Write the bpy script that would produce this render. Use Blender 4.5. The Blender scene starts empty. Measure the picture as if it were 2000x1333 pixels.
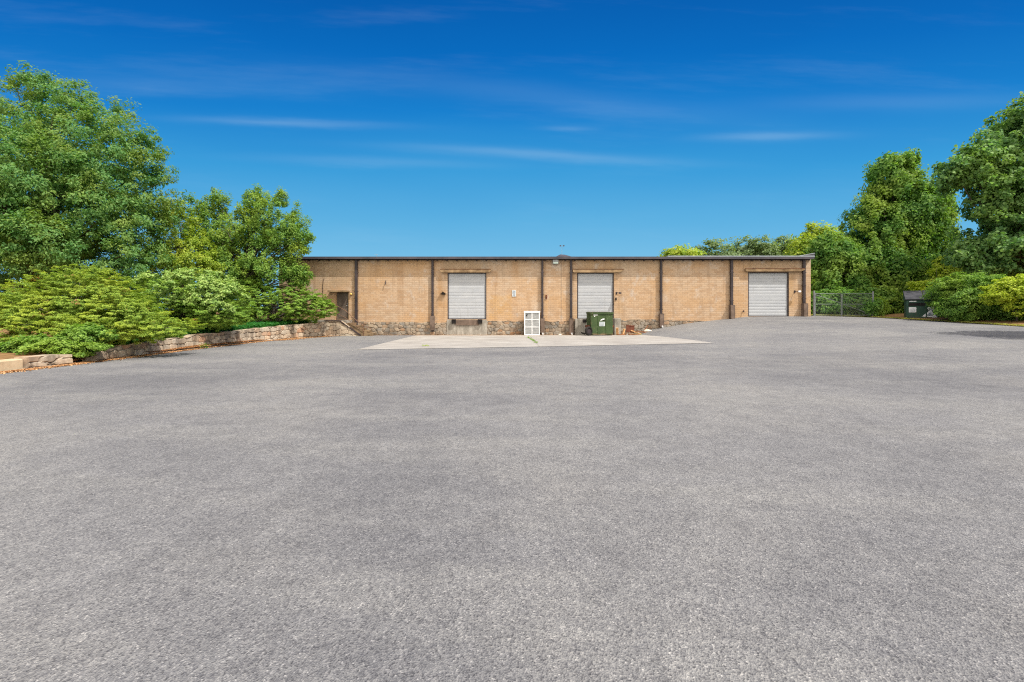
import bpy, math, random
import numpy as np
from mathutils import Vector, Matrix

# ------------------------------------------------------------------ camera, light, exposure
sc = bpy.context.scene
C = sc.collection
F = 890.0; HZ = 610.0; EYE = 1.6; WY = 31.8          # focal length and horizon in photo pixels, eye height, wall distance
cam = bpy.data.cameras.new('camera'); cam.sensor_width = 36; cam.lens = 36*F/2000
cam.shift_y = (HZ-666.5)/2000; cam.clip_end = 3000; cam.clip_start = 0.05
camo = bpy.data.objects.new('camera', cam); C.objects.link(camo)
camo.location = (0, 0, EYE); camo.rotation_euler = (math.pi/2, 0, 0); sc.camera = camo

def lin(r, g, b):
    f = lambda c: (c/12.92 if c <= .04045 else ((c+.055)/1.055)**2.4)
    return (f(r/255), f(g/255), f(b/255), 1)

SUN = Vector((.46, -.33, .825)).normalized()
sl = bpy.data.lights.new('sun', 'SUN'); sl.energy = 4.0; sl.angle = math.radians(.6); sl.color = (1, .955, .87)
so = bpy.data.objects.new('sun', sl); C.objects.link(so); so.rotation_euler = SUN.to_track_quat('Z', 'Y').to_euler(); so.location = (20, -10, 40)

sc.view_settings.view_transform = 'Standard'; sc.view_settings.look = 'None'
sc.view_settings.exposure = 0.35; sc.cycles.use_denoising = False; sc.cycles.pixel_filter_type = 'BLACKMAN_HARRIS'; sc.cycles.filter_width = 1.15; sc.view_settings.gamma = 1
w = bpy.data.worlds.new('World'); sc.world = w; w.use_nodes = True

class NT:
    def __init__(s, tree): s.t = tree; tree.nodes.clear()
    def n(s, typ, **kw):
        nd = s.t.nodes.new(typ)
        for k, v in kw.items():
            if k == 'inp':
                for a, b in v.items():
                    if isinstance(b, bpy.types.NodeSocket): s.t.links.new(b, nd.inputs[a])
                    else: nd.inputs[a].default_value = b
            else: setattr(nd, k, v)
        return nd
    def m(s, op, a, b=None, c=None, clamp=False):
        d = {0: a}
        if b is not None: d[1] = b
        if c is not None: d[2] = c
        return s.n('ShaderNodeMath', operation=op, use_clamp=clamp, inp=d).outputs[0]
    def mix(s, f, a, b, bt='MIX'):
        nd = s.n('ShaderNodeMix', data_type='RGBA', blend_type=bt)
        for i, v in ((0, f), (6, a), (7, b)):
            if isinstance(v, bpy.types.NodeSocket): s.t.links.new(v, nd.inputs[i])
            else: nd.inputs[i].default_value = v
        return nd.outputs[2]
    def ramp(s, f, stops, interp='LINEAR'):
        nd = s.n('ShaderNodeValToRGB', inp={0: f}); cr = nd.color_ramp; cr.interpolation = interp
        while len(cr.elements) < len(stops): cr.elements.new(.5)
        for e, (p, c) in zip(cr.elements, stops):
            e.position = p; e.color = c if len(c) == 4 else (*c, 1)
        return nd.outputs[0]
    def noise(s, vec, scale, detail=3, rough=.55, out=0, **kw):
        return s.n('ShaderNodeTexNoise', inp={'Vector': vec, 'Scale': scale, 'Detail': detail, 'Roughness': rough, **kw}).outputs[out]
    def sep(s, v): return s.n('ShaderNodeSeparateXYZ', inp={0: v}).outputs
    def comb(s, x, y, z): return s.n('ShaderNodeCombineXYZ', inp={0: x, 1: y, 2: z}).outputs[0]
    def mr(s, v, a, b, c=0., d=1., sm=True):
        return s.n('ShaderNodeMapRange', interpolation_type='SMOOTHSTEP' if sm else 'LINEAR', inp={0: v, 1: a, 2: b, 3: c, 4: d}).outputs[0]
    def rect(s, x, z, x0, x1, z0, z1, e=.05):
        a = s.m('MULTIPLY', s.mr(x, x0-e, x0+e), s.mr(x, x1-e, x1+e, 1., 0.))
        b = s.m('MULTIPLY', s.mr(z, z0-e, z0+e), s.mr(z, z1-e, z1+e, 1., 0.))
        return s.m('MULTIPLY', a, b)

# sky: Nishita daylight graded to the deep blue of the day, with thin streaks of cirrus and bright fill light added out of view behind and overhead
nt = NT(w.node_tree)
tc = nt.n('ShaderNodeTexCoord').outputs['Generated']
X_, Y_, Z_ = nt.sep(tc)
nish = nt.n('ShaderNodeTexSky', sky_type='NISHITA', sun_disc=False, sun_elevation=math.asin(SUN.z), sun_rotation=math.atan2(SUN.x, SUN.y))
den = nt.m('SQRT', nt.m('ADD', nt.m('ADD', nt.m('MULTIPLY', Y_, Y_), nt.m('MULTIPLY', nt.m('MULTIPLY', X_, X_), .25)), nt.m('MULTIPLY', Z_, Z_)))
el = nt.m('DIVIDE', Z_, den)
wob = nt.noise(nt.comb(nt.m('MULTIPLY', X_, 1.0), Y_, nt.m('MULTIPLY', Z_, 4)), 1.6, 2)
el = nt.m('ADD', el, nt.m('MULTIPLY', nt.m('SUBTRACT', wob, .5), .05))
grad = nt.ramp(el, [(0., lin(144, 204, 234)), (.12, lin(119, 191, 231)), (.20, lin(93, 177, 226)), (.30, lin(57, 157, 219)),
                    (.40, lin(22, 128, 207)), (.49, lin(5, 108, 192)), (.58, lin(2, 92, 175)), (1., lin(0, 70, 150))])
# cirrus in (x/y, z/y) of the sky direction: long level wisps
ay = nt.m('MAXIMUM', nt.m('ABSOLUTE', Y_), .05)
u = nt.m('DIVIDE', X_, ay); v = nt.m('DIVIDE', Z_, ay)
cn = nt.noise(nt.comb(nt.m('MULTIPLY', u, .9), nt.m('ADD', nt.m('MULTIPLY', v, 7.), nt.m('MULTIPLY', u, .35)), 3.3), 2.2, 5, .6)
wisp = nt.m('MULTIPLY', nt.mr(cn, .50, .85), .06)
def streak(u0, v0, lu, lv, slope, amp):
    du = nt.m('SUBTRACT', u, u0); dv = nt.m('SUBTRACT', nt.m('SUBTRACT', v, v0), nt.m('MULTIPLY', du, slope))
    dv = nt.m('ADD', dv, nt.m('MULTIPLY', nt.m('SUBTRACT', cn, .5), .03))
    q = nt.m('ADD', nt.m('POWER', nt.m('ABSOLUTE', nt.m('DIVIDE', du, lu)), 2.), nt.m('POWER', nt.m('ABSOLUTE', nt.m('DIVIDE', dv, lv)), 2.))
    return nt.m('MULTIPLY', nt.m('EXPONENT', nt.m('MULTIPLY', q, -1.)), amp)
tot = wisp
for a in ((-.50, .415, .20, .008, -.035, .16), (.06, .345, .28, .010, -.05, .17), (.56, .384, .13, .010, .02, .18), (.12, .405, .05, .006, 0, .10),
          (-.80, .50, .35, .02, -.03, .05), (.10, .47, .45, .025, -.12, .05), (-.30, .33, .25, .010, -.03, .09), (.85, .46, .3, .02, .02, .07)):
    tot = nt.m('ADD', tot, streak(*a))
tot = nt.m('MULTIPLY', tot, nt.mr(Z_, .03, .15))
col = nt.mix(1., nt.mix(tot, grad, lin(190, 222, 242)), (.785, .785, .785, 1), 'MULTIPLY')
# whitish fill light added to the unseen sky overhead and behind the viewer
sky_fill = nt.m('MAXIMUM', nt.mr(Z_, .72, .95), nt.m('MULTIPLY', nt.mr(Y_, -.15, -.6), nt.mr(Z_, -.05, .1)))
sky_fill = nt.m('MULTIPLY', sky_fill, nt.mr(nt.noise(tc, 3., 4), .25, .6, .55, 1.))
col = nt.mix(sky_fill, col, (1.9, 1.75, 1.55, 1))
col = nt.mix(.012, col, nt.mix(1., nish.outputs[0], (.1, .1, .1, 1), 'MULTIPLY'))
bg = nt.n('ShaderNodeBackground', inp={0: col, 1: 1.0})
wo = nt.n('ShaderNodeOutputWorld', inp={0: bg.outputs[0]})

# ------------------------------------------------------------------ helpers
def WX(px, Y=WY): return (px-1000)*Y/F
def WZ(py, Y=WY): return EYE-(py-HZ)*Y/F

def mat(name, fn, rough=.85, spec=.3, metal=0., bump=None):
    m = bpy.data.materials.new(name); m.use_nodes = True
    t = NT(m.node_tree)
    tc = t.n('ShaderNodeTexCoord').outputs['Object']
    r = fn(t, tc) if callable(fn) else fn
    bmp = None
    if isinstance(r, tuple) and len(r) == 2: r, bmp = r
    p = t.n('ShaderNodeBsdfPrincipled', inp={'Base Color': r, 'Roughness': rough, 'Specular IOR Level': spec, 'Metallic': metal})
    if bmp is not None:
        b = t.n('ShaderNodeBump', inp={'Strength': bump[0], 'Distance': bump[1], 'Height': bmp})
        t.t.links.new(b.outputs[0], p.inputs['Normal'])
    t.n('ShaderNodeOutputMaterial', inp={0: p.outputs[0]})
    return m

def mottled(name, a, b, scale=3., rough=.8, spec=.3, metal=0., detail=4, lo=.3, hi=.7):
    return mat(name, lambda t, c: t.ramp(t.noise(c, scale, detail), [(lo, lin(*a)), (hi, lin(*b))]), rough, spec, metal)

def thing(name, label, cat, loc=(0, 0, 0), rz=0, group=None):
    o = bpy.data.objects.new(name, None); C.objects.link(o); o.empty_display_size = .2
    o.location = loc; o.rotation_euler = (0, 0, rz); tag(o, label, cat, group); return o
def tag(o, label=None, cat=None, group=None, kind=None):
    if label: o['label'] = label
    if cat: o['category'] = cat
    if group: o['group'] = group
    if kind: o['kind'] = kind
    return o
def raw(name, V, faces, m, parent=None, smooth=False):
    me = bpy.data.meshes.new(name); me.from_pydata([tuple(v) for v in V], [], faces); me.update()
    if smooth: me.polygons.foreach_set('use_smooth', [True]*len(me.polygons))
    o = bpy.data.objects.new(name, me); C.objects.link(o); me.materials.append(m)
    if parent: o.parent = parent
    return o
def quads(name, P, m, parent=None, nq=4):
    """P: (n,nq,3) array of separate polygons"""
    n = len(P); me = bpy.data.meshes.new(name)
    me.vertices.add(n*nq); me.vertices.foreach_set('co', np.ascontiguousarray(P, dtype=np.float32).ravel())
    me.loops.add(n*nq); me.loops.foreach_set('vertex_index', np.arange(n*nq, dtype=np.int32))
    me.polygons.add(n); me.polygons.foreach_set('loop_start', np.arange(0, n*nq, nq, dtype=np.int32))
    me.update(calc_edges=True); me.validate()
    o = bpy.data.objects.new(name, me); C.objects.link(o); me.materials.append(m)
    if parent: o.parent = parent
    return o

class MB:
    def __init__(s): s.V = []; s.Fc = []
    def box(s, x0, x1, y0, y1, z0, z1, M=None, bev=0.):
        if bev > 0:
            b = bev; P = []; k = len(s.V)
            for sx in (0, 1):
                for sy in (0, 1):
                    for sz in (0, 1):
                        X = (x0, x1)[sx]; Y = (y0, y1)[sy]; Z = (z0, z1)[sz]
                        dx = b*(1-2*sx); dy = b*(1-2*sy); dz = b*(1-2*sz)
                        P += [(X, Y+dy, Z+dz), (X+dx, Y, Z+dz), (X+dx, Y+dy, Z)]
            i = lambda sx, sy, sz, a: k+(sx*4+sy*2+sz)*3+a
            fs = []
            for sx in (0, 1): fs.append([i(sx, 0, 0, 0), i(sx, 0, 1, 0), i(sx, 1, 1, 0), i(sx, 1, 0, 0)])
            for sy in (0, 1): fs.append([i(0, sy, 0, 1), i(1, sy, 0, 1), i(1, sy, 1, 1), i(0, sy, 1, 1)])
            for sz in (0, 1): fs.append([i(0, 0, sz, 2), i(0, 1, sz, 2), i(1, 1, sz, 2), i(1, 0, sz, 2)])
            for p in (0, 1):
                for q in (0, 1):
                    fs.append([i(0, p, q, 1), i(1, p, q, 1), i(1, p, q, 2), i(0, p, q, 2)])
                    fs.append([i(p, 0, q, 0), i(p, 1, q, 0), i(p, 1, q, 2), i(p, 0, q, 2)])
                    fs.append([i(p, q, 0, 0), i(p, q, 1, 0), i(p, q, 1, 1), i(p, q, 0, 1)])
            for sx in (0, 1):
                for sy in (0, 1):
                    for sz in (0, 1): fs.append([i(sx, sy, sz, 0), i(sx, sy, sz, 1), i(sx, sy, sz, 2)])
        else:
            k = len(s.V)
            P = [(x0, y0, z0), (x1, y0, z0), (x1, y1, z0), (x0, y1, z0), (x0, y0, z1), (x1, y0, z1), (x1, y1, z1), (x0, y1, z1)]
            fs = [[k+a for a in f] for f in ((0, 3, 2, 1), (4, 5, 6, 7), (0, 1, 5, 4), (1, 2, 6, 5), (2, 3, 7, 6), (3, 0, 4, 7))]
        if M is not None: P = [M @ Vector(p) for p in P]
        s.V += P; s.Fc += fs; return s
    def poly(s, pts, y0, y1, M=None):
        """prism: outline pts in (x,z), extruded in y"""
        k = len(s.V); n = len(pts)
        P = [(x, y0, z) for x, z in pts]+[(x, y1, z) for x, z in pts]
        if M is not None: P = [M @ Vector(p) for p in P]
        s.V += P; s.Fc += [list(range(k, k+n)), list(range(k+2*n-1, k+n-1, -1))]
        for i in range(n): s.Fc.append([k+i, k+n+i, k+n+(i+1) % n, k+(i+1) % n])
        return s
    def tube(s, pts, rad, sides=8, cap=True):
        k = len(s.V); n = len(pts); pts = [Vector(p) for p in pts]
        if not hasattr(rad, '__len__'): rad = [rad]*n
        for i, p in enumerate(pts):
            d = (pts[min(i+1, n-1)]-pts[max(i-1, 0)]).normalized()
            a = d.orthogonal().normalized() if abs(d.z) > .99 else d.cross(Vector((0, 0, 1))).normalized()
            b = d.cross(a)
            for j in range(sides):
                t = 2*math.pi*j/sides; s.V.append(p+(a*math.cos(t)+b*math.sin(t))*rad[i])
        for i in range(n-1):
            for j in range(sides):
                s.Fc.append([k+i*sides+j, k+i*sides+(j+1) % sides, k+(i+1)*sides+(j+1) % sides, k+(i+1)*sides+j])
        if cap: s.Fc.append([k+j for j in range(sides)][::-1]); s.Fc.append([k+(n-1)*sides+j for j in range(sides)])
        return s
    def build(s, name, m, parent=None, smooth=False): return raw(name, s.V, s.Fc, m, parent, smooth)

# ------------------------------------------------------------------ ground heights
kf = ([-7, 1, 8.2, 12, 16.5, 20, 26, 40], [0, .0068, .0146, .024, .036, .039, .0375, .035])
kw = ([-7, 8.4, 8.7, 9.5, 10.4, 12.2, 13.2, 15.25, 16.4, 20, 26, 40], [0, 0, .003, .0105, .0158, .0255, .0295, .036, .0403, .0412, .037, .035])
def gz(x, y):
    yy = np.clip(y, 0, 34.); t = np.clip((yy-19.2)/12.6, 0, 1)
    return yy*(np.interp(x, *kf)*(1-t)+np.interp(x, *kw)*t)
def grid(name, xs, ys, zf, m, parent=None, smooth=True):
    Xg, Yg = np.meshgrid(xs, ys); Zg = zf(Xg, Yg)
    V = np.stack([Xg, Yg, Zg], -1).reshape(-1, 3); nx = len(xs); ny = len(ys)
    I = (np.arange(ny-1)[:, None]*nx+np.arange(nx-1)[None]).ravel()
    Fq = np.stack([I, I+1, I+1+nx, I+nx], -1)
    return raw(name, V.tolist(), Fq.tolist(), m, parent, smooth)

# ------------------------------------------------------------------ ground materials
def asphalt(t, c):
    big = t.noise(c, .13, 4, .6)
    mid = t.noise(t.comb(t.m('MULTIPLY', t.sep(c)[0], .22), t.m('ADD', t.sep(c)[1], t.m('MULTIPLY', t.sep(c)[0], .08)), 0.), .7, 5, .62)
    base = t.ramp(big, [(.36, (.142, .1415, .148)), (.52, (.181, .1795, .183)), (.66, (.217, .2135, .209))])
    base = t.mix(t.mr(mid, .44, .66, 0., .7), base, (.212, .209, .205, 1))
    # paler, more worn near the drive where the viewer stands
    base = t.mix(t.mr(t.noise(c, .35, 3), .45, .7, 0., .35), base, (.258, .250, .236, 1))
    vor = t.n('ShaderNodeTexVoronoi', inp={'Vector': c, 'Scale': 120., 'Randomness': 1.})
    st = t.sep(vor.outputs['Color'])[0]
    g1 = t.ramp(st, [(0., (.52, .52, .54)), (.25, (.86, .86, .88)), (.7, (1.07, 1.07, 1.06)), (.95, (1.24, 1.23, 1.21)), (1., (1.8, 1.77, 1.72))])
    vor2 = t.n('ShaderNodeTexVoronoi', inp={'Vector': c, 'Scale': 50., 'Randomness': 1.})
    g2 = t.ramp(t.sep(vor2.outputs['Color'])[1], [(0., (.84, .84, .86)), (.5, (1., 1., 1.)), (1., (1.16, 1.15, 1.14))])
    g3 = t.ramp(t.noise(c, 2.5, 9, .93), [(.36, (.80, .80, .81)), (.5, (1., 1., 1.)), (.64, (1.20, 1.20, 1.19))])
    col = t.mix(1., base, g1, 'MULTIPLY'); col = t.mix(1., col, g2, 'MULTIPLY'); col = t.mix(1., col, g3, 'MULTIPLY')
    h = t.m('ADD', vor.outputs['Distance'], t.m('MULTIPLY', vor2.outputs['Distance'], .6))
    return col, h
M_asph = mat('asphalt', asphalt, .95, .12, bump=(.5, .012))
def concrete_pad(t, c):
    n = t.noise(c, .7, 5, .65); f = t.noise(c, 22., 4, .7)
    a = t.ramp(n, [(.3, (.26, .24, .22)), (.55, (.335, .315, .29)), (.75, (.39, .37, .345))])
    x, y, z = t.sep(c)
    joint = t.m('MAXIMUM', t.mr(t.m('ABSOLUTE', t.m('SUBTRACT', x, 1.15)), .02, .05, 1., 0.), t.mr(t.m('ABSOLUTE', t.m('SUBTRACT', y, 25.4)), .015, .03, 1., 0.))
    a = t.mix(t.m('MULTIPLY', joint, .4), a, (.2, .18, .15, 1))
    # rusty earth washed out along the foot of the wall
    dirt = t.m('MULTIPLY', t.mr(y, 29.9, 31.5), t.mr(t.noise(c, 1.6, 4), .35, .65))
    a = t.mix(t.m('MULTIPLY', dirt, .75), a, (.33, .21, .12, 1))
    return t.mix(1., a, t.ramp(f, [(.3, (.82, .82, .82)), (.7, (1.15, 1.15, 1.15))]), 'MULTIPLY'), f
M_pad = mat('pale_concrete', concrete_pad, .9, .2, bump=(.3, .01))
M_soil = mottled('soil', (98, 74, 50), (150, 118, 80), 4., .95, .1)
M_grass = mottled('rough_grass', (72, 88, 38), (140, 146, 70), 2.5, .95, .1)

# structure: earth sheet to the horizon, parking lot, pad
def nu(a, b, s, far): return np.concatenate([[-far, -200, -90], np.arange(a, b+.01, s), [90, 200, far]])
grid('ground', nu(-60, 70, 2., 900), nu(-30, 70, 2., 900), lambda x, y: gz(x, y)-.06, M_grass)['kind'] = 'structure'
lot = grid('parking_lot', np.arange(-14.6, 27.01, .4), np.arange(-24, 34.41, .4), lambda x, y: gz(x, y), M_asph); lot['kind'] = 'structure'
pad = grid('concrete_pad', np.linspace(-6.55, 8.5, 40), np.linspace(19.2, 31.74, 40), lambda x, y: gz(x, y)+.012, M_pad); pad['kind'] = 'structure'

# ------------------------------------------------------------------ building materials
def brick(t, c):
    x, y, z = t.sep(c)
    b = t.n('ShaderNodeTexBrick', offset=.5, inp={'Vector': t.comb(x, z, 0.), 'Scale': 1., 'Color1': (0, 0, 0, 1), 'Color2': (1, 1, 1, 1), 'Mortar': (.5, .5, .5, 1),
            'Mortar Size': .012, 'Mortar Smooth': .3, 'Bias': 0., 'Brick Width': .34, 'Row Height': .1355})
    tone = t.sep(b.outputs['Color'])[0]
    bc = t.ramp(tone, [(0., (.39, .258, .16)), (.35, (.44, .30, .19)), (.7, (.485, .345, .228)), (1., (.445, .325, .225))])
    # ochre, pinkish and grey weathering in broad patches
    xz = t.comb(x, z, 0.)
    bc = t.mix(t.mr(t.noise(xz, .33, 4, .6), .42, .68, 0., .6), bc, (.47, .275, .125, 1))
    bc = t.mix(t.mr(t.noise(t.comb(x, z, 7.), .45, 5, .65), .48, .72, 0., .5), bc, (.46, .375, .29, 1))
    streak = t.noise(t.comb(t.m('MULTIPLY', x, 2.2), t.m('MULTIPLY', z, .22), 2.), 1.4, 4, .6)
    bc = t.mix(t.mr(streak, .50, .70, 0., .55), bc, (.31, .20, .12, 1))
    # patches of different brick over the doors, and a repaired strip
    for (a0, a1, b0, b1, cc, f) in ((WX(648), WX(682), WZ(567), WZ(508), (.50, .35, .22, 1), .6), (WX(866), WX(952), WZ(527), WZ(508), (.55, .40, .26, 1), .6),
                                (WX(1127), WX(1290), WZ(527), WZ(512), (.56, .43, .29, 1), .4), (WX(1461), WX(1541), WZ(527), WZ(510), (.60, .43, .26, 1), .4),
                                (WX(940), WX(1060), WZ(545), WZ(508), (.56, .50, .42, 1), .25), (WX(955), WX(1000), WZ(625), WZ(578), (.66, .37, .11, 1), .45),
                                (WX(1199), WX(1216), WZ(612), WZ(585), (.70, .40, .14, 1), .35), (WX(776), WX(788), WZ(600), WZ(512), (.42, .24, .12, 1), .5), (WX(855), WX(864), WZ(600), WZ(530), (.44, .24, .10, 1), .55), (WX(960), WX(972), WZ(560), WZ(530), (.44, .24, .10, 1), .5), (WX(1000), WX(1012), WZ(545), WZ(510), (.46, .24, .10, 1), .45), (WX(1540), WX(1549), WZ(600), WZ(535), (.48, .30, .14, 1), .4), (WX(1063), WX(1070), WZ(628), WZ(575), (.64, .34, .10, 1), .45)):
        cc = (cc[0]*.72, cc[1]*.72, cc[2]*.72, 1)
        bc = t.mix(t.m('MULTIPLY', t.rect(x, z, a0, a1, b0, b1, .12), t.mr(t.noise(xz, 1.3, 4), .3, .6, .3*f, f)), bc, cc)
    # white efflorescence
    wf = t.m('MULTIPLY', t.mr(t.noise(t.comb(t.m('MULTIPLY', x, 1.), t.m('MULTIPLY', z, .8), 9.), 1.1, 5, .7), .55, .70), .42)
    bc = t.mix(wf, bc, (.52, .50, .47, 1))
    # rust and dirt near the foot
    ft = t.m('MULTIPLY', t.mr(z, .75, 1.5, 1., 0.), t.mr(t.noise(xz, .9, 4), .35, .65))
    bc = t.mix(t.m('MULTIPLY', ft, .35), bc, (.55, .31, .14, 1))
    fine = t.ramp(t.noise(xz, 14., 4, .7), [(.25, (.92, .92, .92)), (.75, (1.11, 1.11, 1.11))])
    bc = t.mix(1., bc, fine, 'MULTIPLY')
    col = t.mix(t.m('MULTIPLY', b.outputs['Fac'], .6), bc, (.30, .215, .14, 1))
    crack = t.mr(t.m('ABSOLUTE', t.m('SUBTRACT', x, WX(1096))), .015, .03, 1., 0.)
    col = t.mix(t.m('MULTIPLY', crack, .55), col, (.14, .11, .09, 1))
    return col, t.m('SUBTRACT', 1., b.outputs['Fac'])
M_brick = mat('tan_brick', brick, .92, .15, bump=(.5, .008))
M_dark = mottled('dark_brown_trim', (42, 34, 36), (66, 56, 58), 1.5, .5, .4)
M_fascia = mottled('slate_fascia', (52, 52, 60), (78, 72, 78), 1.2, .5, .4)
M_guard = mottled('weathered_brown_steel', (84, 70, 60), (124, 106, 94), 2.5, .8, .3)
M_roof = mottled('grey_metal_roof', (150, 158, 166), (178, 186, 192), .5, .5, .4)
def shutter(t, c):
    x, y, z = t.sep(c)
    n = t.noise(t.comb(t.m('MULTIPLY', x, .9), t.m('MULTIPLY', z, 2.), 0.), 1.5, 4)
    a = t.ramp(n, [(.3, (.345, .36, .385)), (.7, (.405, .415, .43))])
    dirt = t.noise(t.comb(t.m('MULTIPLY', x, 5.), t.m('MULTIPLY', z, .5), 1.), 1.2, 4)
    return t.mix(t.mr(dirt, .55, .8, 0., .4), a, (.24, .23, .21, 1))
M_door = mat('white_painted_steel_slats', shutter, .45, .4)
M_canopy = mottled('stained_concrete_canopy', (104, 84, 62), (166, 140, 108), 2.2, .9, .2)
M_pdoor = mottled('brown_painted_door', (72, 62, 54), (104, 92, 82), 2., .6, .3)
M_frame = mottled('tan_door_frame', (150, 120, 84), (176, 146, 106), 2., .7, .3)
M_rubber = mottled('black_rubber', (22, 20, 20), (48, 44, 42), 6., .8, .2)
def concr(t, c):
    x, y, z = t.sep(c)
    n = t.noise(t.comb(t.m('MULTIPLY', x, 3.), t.m('MULTIPLY', z, .8), y), 1.5, 5, .65)
    a = t.ramp(n, [(.3, (.17, .155, .13)), (.5, (.30, .275, .235)), (.68, (.45, .42, .37))])
    return t.mix(t.mr(t.noise(c, 12., 4, .7), .4, .7, 0., .4), a, (.25, .22, .18, 1))
M_conc = mat('stained_concrete', concr, .92, .2)
M_step = mottled('dirty_stone_steps', (92, 78, 62), (150, 126, 98), 4., .95, .1)
M_galv = mottled('galvanised_steel', (120, 124, 126), (160, 164, 166), 5., .5, .5, .3)
M_rail = mottled('rusty_handrail', (92, 66, 50), (136, 104, 82), 8., .7, .3)
M_white = mottled('white_paint', (232, 232, 232), (246, 246, 244), 3., .5, .4)
M_edge = mottled('rusty_flashing', (70, 52, 40), (120, 84, 60), 5., .85, .2)
M_rust = mottled('rusty_steel_sheet', (82, 46, 34), (112, 66, 48), 4., .85, .2)
def stone_mat(name, cols, mort, dirt=(.10, .085, .07, 1)):
    def f(t, c):
        at = t.n('ShaderNodeAttribute', attribute_name='stone').outputs
        s3 = t.sep(at['Vector'])
        a = t.ramp(s3[0], cols)
        a = t.mix(1., a, t.ramp(t.noise(c, 7., 5, .7), [(.25, (.62, .60, .58)), (.75, (1.3, 1.3, 1.28))]), 'MULTIPLY')
        st = t.noise(t.comb(t.m('MULTIPLY', t.sep(c)[0], 1.), t.m('MULTIPLY', t.sep(c)[1], 1.), t.m('MULTIPLY', t.sep(c)[2], .25)), 1.6, 5, .6)
        a = t.mix(s3[1], a, mort)
        a = t.mix(t.mr(st, .47, .64, 0., .65), a, dirt)
        return a, t.noise(c, 30., 4, .7)
    return mat(name, f, .95, .1, bump=(.4, .01))
M_field = stone_mat('fieldstone', [(0., (.23, .17, .125)), (.25, (.33, .265, .20)), (.5, (.24, .225, .205)), (.75, (.40, .32, .235)), (1., (.30, .17, .095))], (.25, .205, .155, 1))
M_wallst = stone_mat('pale_rubble_stone', [(0., (.42, .31, .22)), (.3, (.55, .45, .34)), (.6, (.47, .41, .33)), (.85, (.62, .50, .37)), (1., (.46, .27, .17))], (.26, .20, .15, 1), (.11, .085, .065, 1))

def rubble(name, path, zb, zt, m, parent, seed, res=.045, cell=(.34, .2), amp=.055, mw=.09, mort_in=True, thick=.3, ragged=.0):
    """front sheet of a rubble wall along path [(x,y)...], bulging stones; plus top and back"""
    rng = np.random.default_rng(seed)
    P = np.array(path, float); seg = np.hypot(*np.diff(P, axis=0).T); S = np.concatenate([[0], np.cumsum(seg)]); L = S[-1]
    ns = max(8, int(L/res)); s = np.linspace(0, L, ns); X = np.interp(s, S, P[:, 0]); Y = np.interp(s, S, P[:, 1])
    dx = np.gradient(X, s); dy = np.gradient(Y, s); nl = np.hypot(dx, dy); nx = dy/nl; ny = -dx/nl
    zbs = zb(s, X, Y); zts = zt(s, X, Y)
    if ragged:
        zts = zts+np.interp(s, np.arange(0, L+.5, .38), rng.normal(0, ragged, len(np.arange(0, L+.5, .38))))
    hmax = float((zts-zbs).max()); nz = max(4, int(hmax/res)+1); tt = np.linspace(0, 1, nz)
    Zg = zbs[None]+(zts-zbs)[None]*tt[:, None]; Sg = np.repeat(s[None], nz, 0)
    # jittered cells
    cx, cz = cell; gi = int(L/cx)+3; z0 = float(zbs.min())-.1; gj = int((float(zts.max())-z0)/cz)+3
    px = (np.arange(gi)[None]+rng.uniform(.12, .88, (gj, gi))-1+.5*(np.arange(gj)[:, None] % 2))*cx
    pz = z0+(np.arange(gj)[:, None]+rng.uniform(.2, .8, (gj, gi))-1)*cz
    px = px.ravel(); pz = pz.ravel(); tone = rng.random(len(px)); bulge = rng.uniform(.5, 1.2, len(px))
    d1 = np.full(Sg.shape, 1e9); d2 = d1.copy(); id1 = np.zeros(Sg.shape, int)
    for k in range(len(px)):
        lo = np.searchsorted(s, px[k]-3*cx); hi = np.searchsorted(s, px[k]+3*cx)
        if lo >= hi: continue
        d = np.maximum(np.abs(Sg[:, lo:hi]-px[k])/cx, np.abs(Zg[:, lo:hi]-pz[k])/cz)*.85+np.hypot((Sg[:, lo:hi]-px[k])/cx, (Zg[:, lo:hi]-pz[k])/cz)*.25
        a = d1[:, lo:hi]; b = d2[:, lo:hi]; c = id1[:, lo:hi]
        less = d < a; b[:] = np.where(less, a, np.minimum(b, d)); c[less] = k; a[:] = np.where(less, d, a)
    e = np.clip((d2-d1)/(mw*2), 0, 1); e = e*e*(3-2*e)
    off = e*amp*bulge[id1]
    Xg = X[None]+nx[None]*off; Yg = Y[None]+ny[None]*off
    V = np.stack([Xg, Yg, Zg], -1).reshape(-1, 3)
    att = np.stack([tone[id1], 1-e, np.zeros_like(e)], -1).reshape(-1, 3)
    I = (np.arange(nz-1)[:, None]*ns+np.arange(ns-1)[None]).ravel(); Fq = np.stack([I, I+1, I+1+ns, I+ns], -1).tolist()
    # top & back
    k = len(V); back = np.stack([X-nx*thick, Y-ny*thick, zts], -1); bot = np.stack([X-nx*thick, Y-ny*thick, zbs], -1)
    V = np.concatenate([V, back, bot]); topi = (nz-1)*ns
    att = np.concatenate([att, att[topi:topi+ns], att[topi:topi+ns]])
    att[k:, 1] *= .4
    for i in range(ns-1):
        Fq.append([topi+i, topi+i+1, k+i+1, k+i]); Fq.append([k+i, k+i+1, k+ns+i+1, k+ns+i])
    for e_ in (0, ns-1):
        Fq.append([r*ns+e_ for r in range(nz)]+[k+e_, k+ns+e_])
    o = raw(name, V.tolist(), Fq, m, parent)
    a = o.data.attributes.new('stone', 'FLOAT_VECTOR', 'POINT'); a.data.foreach_set('vector', att.astype(np.float32).ravel())
    return o

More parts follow.
